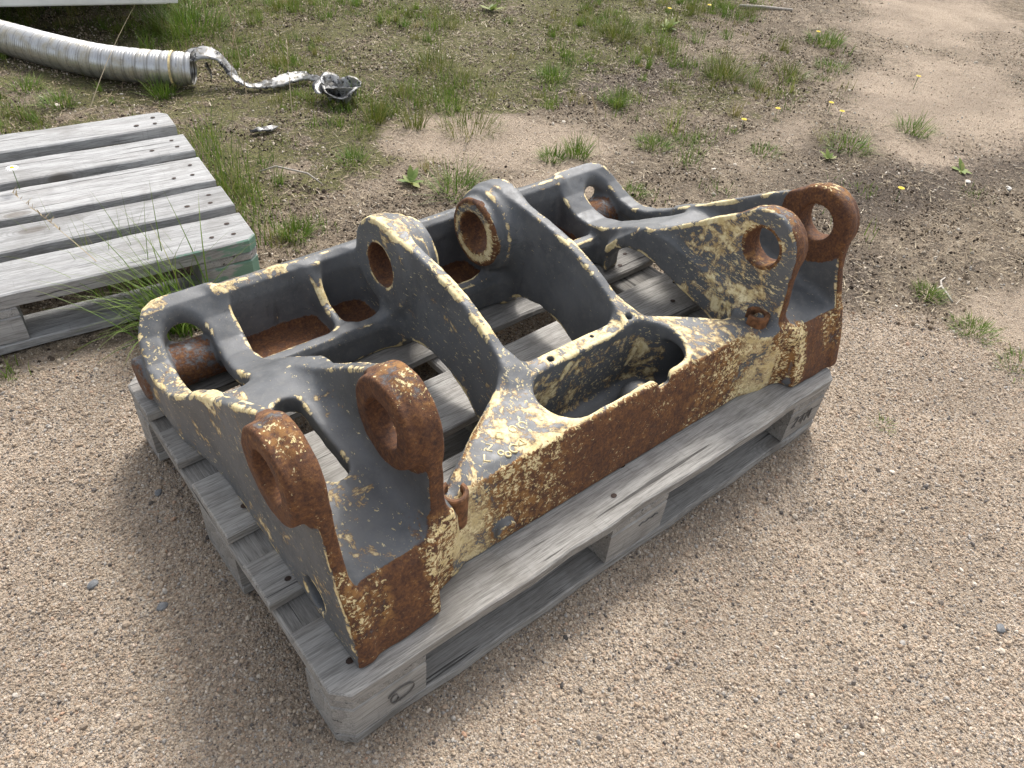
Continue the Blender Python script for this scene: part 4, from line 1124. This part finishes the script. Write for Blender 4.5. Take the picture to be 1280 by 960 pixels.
def stem_mesh(hh):
    bm = bmesh.new(); bmesh.ops.create_cone(bm, segments=6, radius1=.0012, radius2=.0009, depth=hh, cap_ends=True)
    for v in bm.verts: v.co.z += hh / 2
    me = bpy.data.meshes.new('stem'); bm.to_mesh(me); bm.free()
    return me
def flower(x, y, hh, label, white=False, s=1.0):
    e = empty('daisy' if white else 'yellow_flower', (x, y, float(gheight(np.array([x]), np.array([y]))[0])))
    tag(e, label, 'flower', None if white else 'yellow flowers in the litter')
    link('stem', stem_mesh(hh), STEM, e)
    disc_petals(12, .003 * s, (.013 if white else .011) * s, .0026 * s, hh, WHT if white else YEL, e, 'petals')
    dome(.005 * s, hh, .003 * s, YEL, e, 'flower_head')
for a in ((3.18, 2.24, .05, 'yellow flower farthest back near the top edge beside a green leaf'), (3.62, 1.64, .05, 'yellow flower above the far bright tuft by the sand'),
          (2.856, 1.061, .04, 'upper of two yellow flowers side by side above the dark tuft'), (2.817, .985, .04, 'lower of two yellow flowers side by side above the dark tuft'),
          (2.401, 1.149, .04, 'yellow flower alone in bare litter beyond the right hook'), (2.613, 1.146, .04, 'yellow flower left of the pair, over pale litter'),
          (3.476, 1.022, .06, 'yellow flower alone on the far tan sand'), (2.37, .477, .05, 'yellow flower right of the rusty pin eyes'),
          (3.45, 2.20, .05, 'yellow flower at the top edge above the largest tuft')):
    flower(*a, s=1.0)
flower(.041, 1.655, .205, 'white daisy with yellow centre poking through the bleached pallet', True, 1.1)

# sticks, stones and scraps
BARK = simple('bleached_stick', (.40, .36, .31), .8, 0, .25, 120, .4)
st = empty('stick', (1.985, .105, .004)); tag(st, 'forked bleached white stick beside a bright tuft at right', 'stick')
link('branch', tube_mesh('branch', [(.065, .03, .004), (.035, .028, .005), (.008, .012, .004), (-.010, -.012, .003), (-.038, -.045, .003)], [.0018, .0026, .0032, .0036, .003]), BARK, st)
link('twig', tube_mesh('twig', [(.008, .012, .005), (-.03, .015, .004)], [.003, .001]), BARK, st)
tag(link('stick', tube_mesh('stick', [(3.72, 2.20, .015), (3.82, 2.12, .017), (3.96, 2.02, .012)], [.007, .008, .006]), BARK), 'straight pale stick lying near the top edge', 'stick')
tag(link('stick', tube_mesh('stick', [(.69, 1.70, .01), (.73, 1.67, .03), (.79, 1.58, .03), (.81, 1.53, .012)], [.003, .003, .0028, .002]), BARK), 'bent dry twig between the bleached pallet and casting', 'stick')
STONE = simple('grey_stone', (.15, .155, .16), .7, 0, .3, 90, .3); PALE = simple('pale_stone', (.60, .57, .52), .75, 0, .2, 90, .3)
def stone(x, y, r, mat, label, seed):
    bm = bmesh.new(); bmesh.ops.create_icosphere(bm, subdivisions=2, radius=r)
    rr = random.Random(seed); dirs = [Vector((rr.uniform(-1, 1), rr.uniform(-1, 1), rr.uniform(-1, 1))).normalized() for _ in range(7)]
    for v in bm.verts:
        for d in dirs:
            k = v.co.dot(d)
            if k > r * .78: v.co -= d * (k - r * .78)
        v.co.x *= 1.3; v.co.z *= .62
    me = bpy.data.meshes.new('stone'); bm.to_mesh(me); bm.free()
    o = link('stone', me, mat); o.location = (x, y, float(gheight(np.array([x]), np.array([y]))[0]) + r * .25); o.rotation_euler = (0, 0, rr.uniform(0, 6))
    tag(o, label, 'stone', 'larger stones lying in the gravel')
stone(1.019, -.506, .0085, STONE, 'smooth dark grey stone in the gravel at lower right', 1)
stone(-.115, .39, .008, STONE, 'dark grey stone in the gravel left of the near pallet', 2)
stone(-.19, .50, .0085, STONE, 'blue-grey stone in the darker gravel at far left', 3)
stone(-.03, .63, .007, STONE, 'dark stone close to the side of the near pallet', 5)
stone(2.75, .41, .010, PALE, 'white stone chip in the dark soil at right', 7)
stone(2.83, .30, .011, PALE, 'white stone chip at the right edge of the dark soil', 8)

# ------------------------------------------------------------------ silver duct
def alu():
    t = NT('ribbed_aluminium_foil')
    v = t.coord()
    n = t.noise(v, 14.0, 5.0, .65); f = t.noise(v, 90.0, 3.0, .6)
    c = t.mix(t.ss(n, .42, .68), (.52, .52, .51, 1), (.42, .38, .29, 1))
    c = t.mix(t.ss(f, .58, .72, 0, .6), c, (.22, .20, .17, 1))
    c = t.mix(t.m('MULTIPLY', t.attr('crease'), .7), c, (.17, .15, .12, 1))
    return t.out(c, t.ss(n, .3, .7, .30, .48), t.bump(f, .25, .001), t.ss(n, .35, .75, .85, .45))
ALU = alu()
STAIN = simple('yellowed_tape', (.62, .50, .26), .6, .1, .25, 60)
duct = tag(empty('flexible_duct', (.55, 2.68, 0)), 'ribbed silver flexible duct with torn end lying behind the bleached pallet', 'duct')
ctrl = [(-.05, 3.95), (.08, 3.60), (.20, 3.32), (.315, 3.092), (.37, 2.985), (.427, 2.87), (.488, 2.765), (.545, 2.681), (.612, 2.611), (.679, 2.55), (.739, 2.501), (.803, 2.46)]
def resample(P, step):
    P = np.array(P, float)
    for _ in range(3):      # chaikin
        Qp = [P[0]]
        for i in range(len(P) - 1): Qp += [P[i] * .75 + P[i + 1] * .25, P[i] * .25 + P[i + 1] * .75]
        Qp.append(P[-1]); P = np.array(Qp)
    s = np.concatenate([[0], np.cumsum(np.linalg.norm(np.diff(P, axis=0), axis=1))])
    t = np.arange(0, s[-1], step)
    return np.stack([np.interp(t, s, P[:, k]) for k in range(P.shape[1])], 1), t
path, ts = resample(ctrl, .0019)
path = path - np.array([.55, 2.68])
R0 = .0595; seg = 40
ph = ts / .0405
rib = (-.0030 * np.exp(-((ph % 1.0) - .5) ** 2 / .008) + .0008 * np.sin(ts / .0100 * 6.283))
tt = np.gradient(path, axis=0); tt /= np.linalg.norm(tt, axis=1)[:, None]
th = np.linspace(0, 2 * math.pi, seg, endpoint=False)
nx2 = -tt[:, 1]; ny2 = tt[:, 0]
Vd = np.zeros((len(path), seg, 3))
wob = 1 + .012 * np.sin(ts * 9)[:, None] * np.cos(2 * th)[None]
rad_ = (R0 + rib)[:, None] * wob
end = np.clip((ts - (ts[-1] - .035)) / .035, 0, 1)[:, None]
rad_ = rad_ * (1 - .10 * end * (1 + .6 * np.sin(th * 3)[None]))
Vd[:, :, 0] = path[:, 0:1] + nx2[:, None] * np.cos(th) * rad_; Vd[:, :, 1] = path[:, 1:2] + ny2[:, None] * np.cos(th) * rad_
Vd[:, :, 2] = R0 + .002 + np.sin(th)[None] * rad_
q0 = (np.arange(len(path) - 1)[:, None] * seg + np.arange(seg)[None]); q1 = (np.arange(len(path) - 1)[:, None] * seg + (np.arange(seg)[None] + 1) % seg)
hosed = np.repeat(np.exp(-(((ph % 1.0) - .62) / .05) ** 2) + .7 * np.exp(-(((ph % 1.0) - .38) / .05) ** 2), seg)
me = mesh_np('hose', Vd.reshape(-1, 3), quads=np.stack([q0, q1, q1 + seg, q0 + seg], 2).reshape(-1, 4)); smooth(me); fattr(me, 'crease', hosed)
link('hose', me, ALU, duct)
iT = len(path) - 34
Vb = Vd[iT - 4:iT + 1].copy(); cb = np.stack([path[iT - 4:iT + 1, 0], path[iT - 4:iT + 1, 1], np.full(5, R0 + .002)], 1)[:, None]
Vb = cb + (Vb - cb) * 1.05
q0 = (np.arange(4)[:, None] * seg + np.arange(seg)[None]); q1 = (np.arange(4)[:, None] * seg + (np.arange(seg)[None] + 1) % seg)
me = mesh_np('tape_band', Vb.reshape(-1, 3), quads=np.stack([q0, q1, q1 + seg, q0 + seg], 2).reshape(-1, 4)); smooth(me)
link('tape_band', me, STAIN, duct)
# torn strip hanging from the end and trailing over the ground into a crumpled coil
def ribbon(name, P, W, tw, parent, mat, step=.004, crump=.004, seed=1):
    A = np.concatenate([np.array(P, float), np.array(W, float)[:, None], np.array(tw, float)[:, None]], 1)
    R, t = resample(A, step)
    pos, w, a = R[:, :3], R[:, 3], R[:, 4]
    T = np.gradient(pos, axis=0); T /= np.linalg.norm(T, axis=1)[:, None] + 1e-9
    up = np.array([0, 0, 1.]); S_ = np.cross(T, up); S_ /= np.linalg.norm(S_, axis=1)[:, None] + 1e-9; U = np.cross(S_, T)
    K = 9; V = np.zeros((len(pos), K, 3))
    for k in range(K):
        f = (k / (K - 1) - .5)
        d = S_ * np.cos(a)[:, None] + U * np.sin(a)[:, None]; nrm = -S_ * np.sin(a)[:, None] + U * np.cos(a)[:, None]
        V[:, k] = pos + d * (f * w)[:, None] + nrm * (crump * (1 if k % 2 else -1) + .10 * w * (1 - 4 * f * f))[:, None]
    V += vnoise(V.reshape(-1, 3), 70, seed).reshape(V.shape[:2])[:, :, None] * crump * .9
    V[:, :, 2] = np.maximum(V[:, :, 2], .002)
    n_ = len(pos); q0 = np.arange(n_ - 1)[:, None] * K + np.arange(K - 1)[None]
    me = mesh_np(name, V.reshape(-1, 3), quads=np.stack([q0, q0 + 1, q0 + K + 1, q0 + K], 2).reshape(-1, 4))
    o = link(name, me, mat, parent)
    md = o.modifiers.new('thickness', 'SOLIDIFY'); md.thickness = .0006
    return o
def foil():
    t = NT('torn_foil')
    v = t.coord(); n = t.noise(v, 45.0, 4.0, .7)
    geo = t.n('ShaderNodeNewGeometry', 'Backfacing')
    c = t.mix(t.ss(n, .48, .56), (.30, .30, .295, 1), (.16, .15, .13, 1))
    c = t.mix(t.ss(t.noise(v, 26.0, 4.0, .65), .52, .56), c, (.02, .02, .021, 1))
    return t.out(c, .4, t.bump(n, .4, .001), .35)
FOIL = foil()
O2 = np.array([.55, 2.68, 0])
P = np.array([(.78, 2.47, .10), (.84, 2.465, .118), (.885, 2.44, .112), (.915, 2.42, .07), (.925, 2.38, .03), (.95, 2.34, .014), (1.00, 2.325, .014), (1.05, 2.315, .018), (1.10, 2.325, .022), (1.15, 2.335, .02), (1.19, 2.33, .014), (1.23, 2.25, .012), (1.26, 2.19, .03)]) - O2
link_r = ribbon('torn_strip', P, [.07, .085, .075, .055, .05, .045, .04, .05, .06, .05, .04, .03, .03], [-.1, -.2, -.2, .2, .4, .4, -.3, -.4, -.2, -.5, -.4, -.2, .2], duct, FOIL, .004, .0032)
Pc = []
for k in range(17):
    a = 1.2 + k * .62; rr = .060 + .014 * math.sin(k * 1.7)
    Pc.append((1.205 + rr * 1.1 * math.cos(a), 2.105 + rr * .85 * math.sin(a), .03 + .016 * math.sin(k * 2.3)))
ribbon('torn_strip', np.array(Pc) - O2, [.072 + .022 * math.sin(k * 1.3) for k in range(17)], [.9 + .5 * math.sin(k * .9) for k in range(17)], duct, FOIL, .005, .0022, 4)
fr = []
for k, (dx, dz_) in enumerate(((0, 0), (.006, -.02), (.012, -.04), (.01, -.06))): fr.append((.845 + dx, 2.44, .085 + dz_))
ribbon('torn_strip', np.array(fr) - O2, [.012, .012, .008, .004], [1.2, 1.0, 1.4, .8], duct, FOIL, .004, .002, 6)
sc_ = ribbon('foil_scrap', [(.79, 1.985, .008), (.82, 1.975, .014), (.85, 1.975, .010), (.89, 1.985, .006)], [.012, .034, .036, .010], [.1, .15, -.1, .0], None, FOIL, .004, .0025, 9)
tag(sc_, 'flat silver foil scrap lying in the grass right of the bleached pallet', 'foil scrap')

# pale sheet resting on timbers at the top left corner: only its front lip is in view
SHEET = simple('white_coated_sheet', (.70, .71, .68), .45, .2, .08, 8); DKW = simple('dark_timber', (.06, .055, .05), .8, 0, .3, 20)
sh = tag(empty('metal_sheet', (.65, 3.05, 0)), 'pale metal sheet with folded lip raised off the ground behind the duct', 'sheet')
ang = math.atan2(2.928 - 3.142, .948 - .356); ca, sa = math.cos(ang), math.sin(ang)
def sbox(name, u0, u1, v0, v1, z0, z1, mat):
    c = [(u0, v0), (u1, v0), (u1, v1), (u0, v1)]
    V, F = prism([(u * ca - v * sa, u * sa + v * ca) for u, v in c], z0 + .008, z1 + .008 if name != 'bearer' else z1 + .008, .003)
    me = bpy.data.meshes.new(name); me.from_pydata(V, [], F); me.update()
    return link(name, me, mat, sh)
sbox('sheet_panel', -1.6, .322, .0, 1.0, .163, .170, SHEET); sbox('folded_lip', -1.602, .324, -.0045, -.0005, .140, .1705, SHEET)
sbox('lower_rail', -1.6, .28, .012, .04, .132, .160, SHEET)
for u in (-1.3, -.7): sbox('bearer', u, u + .08, .10, .95, .0, .1315, DKW)
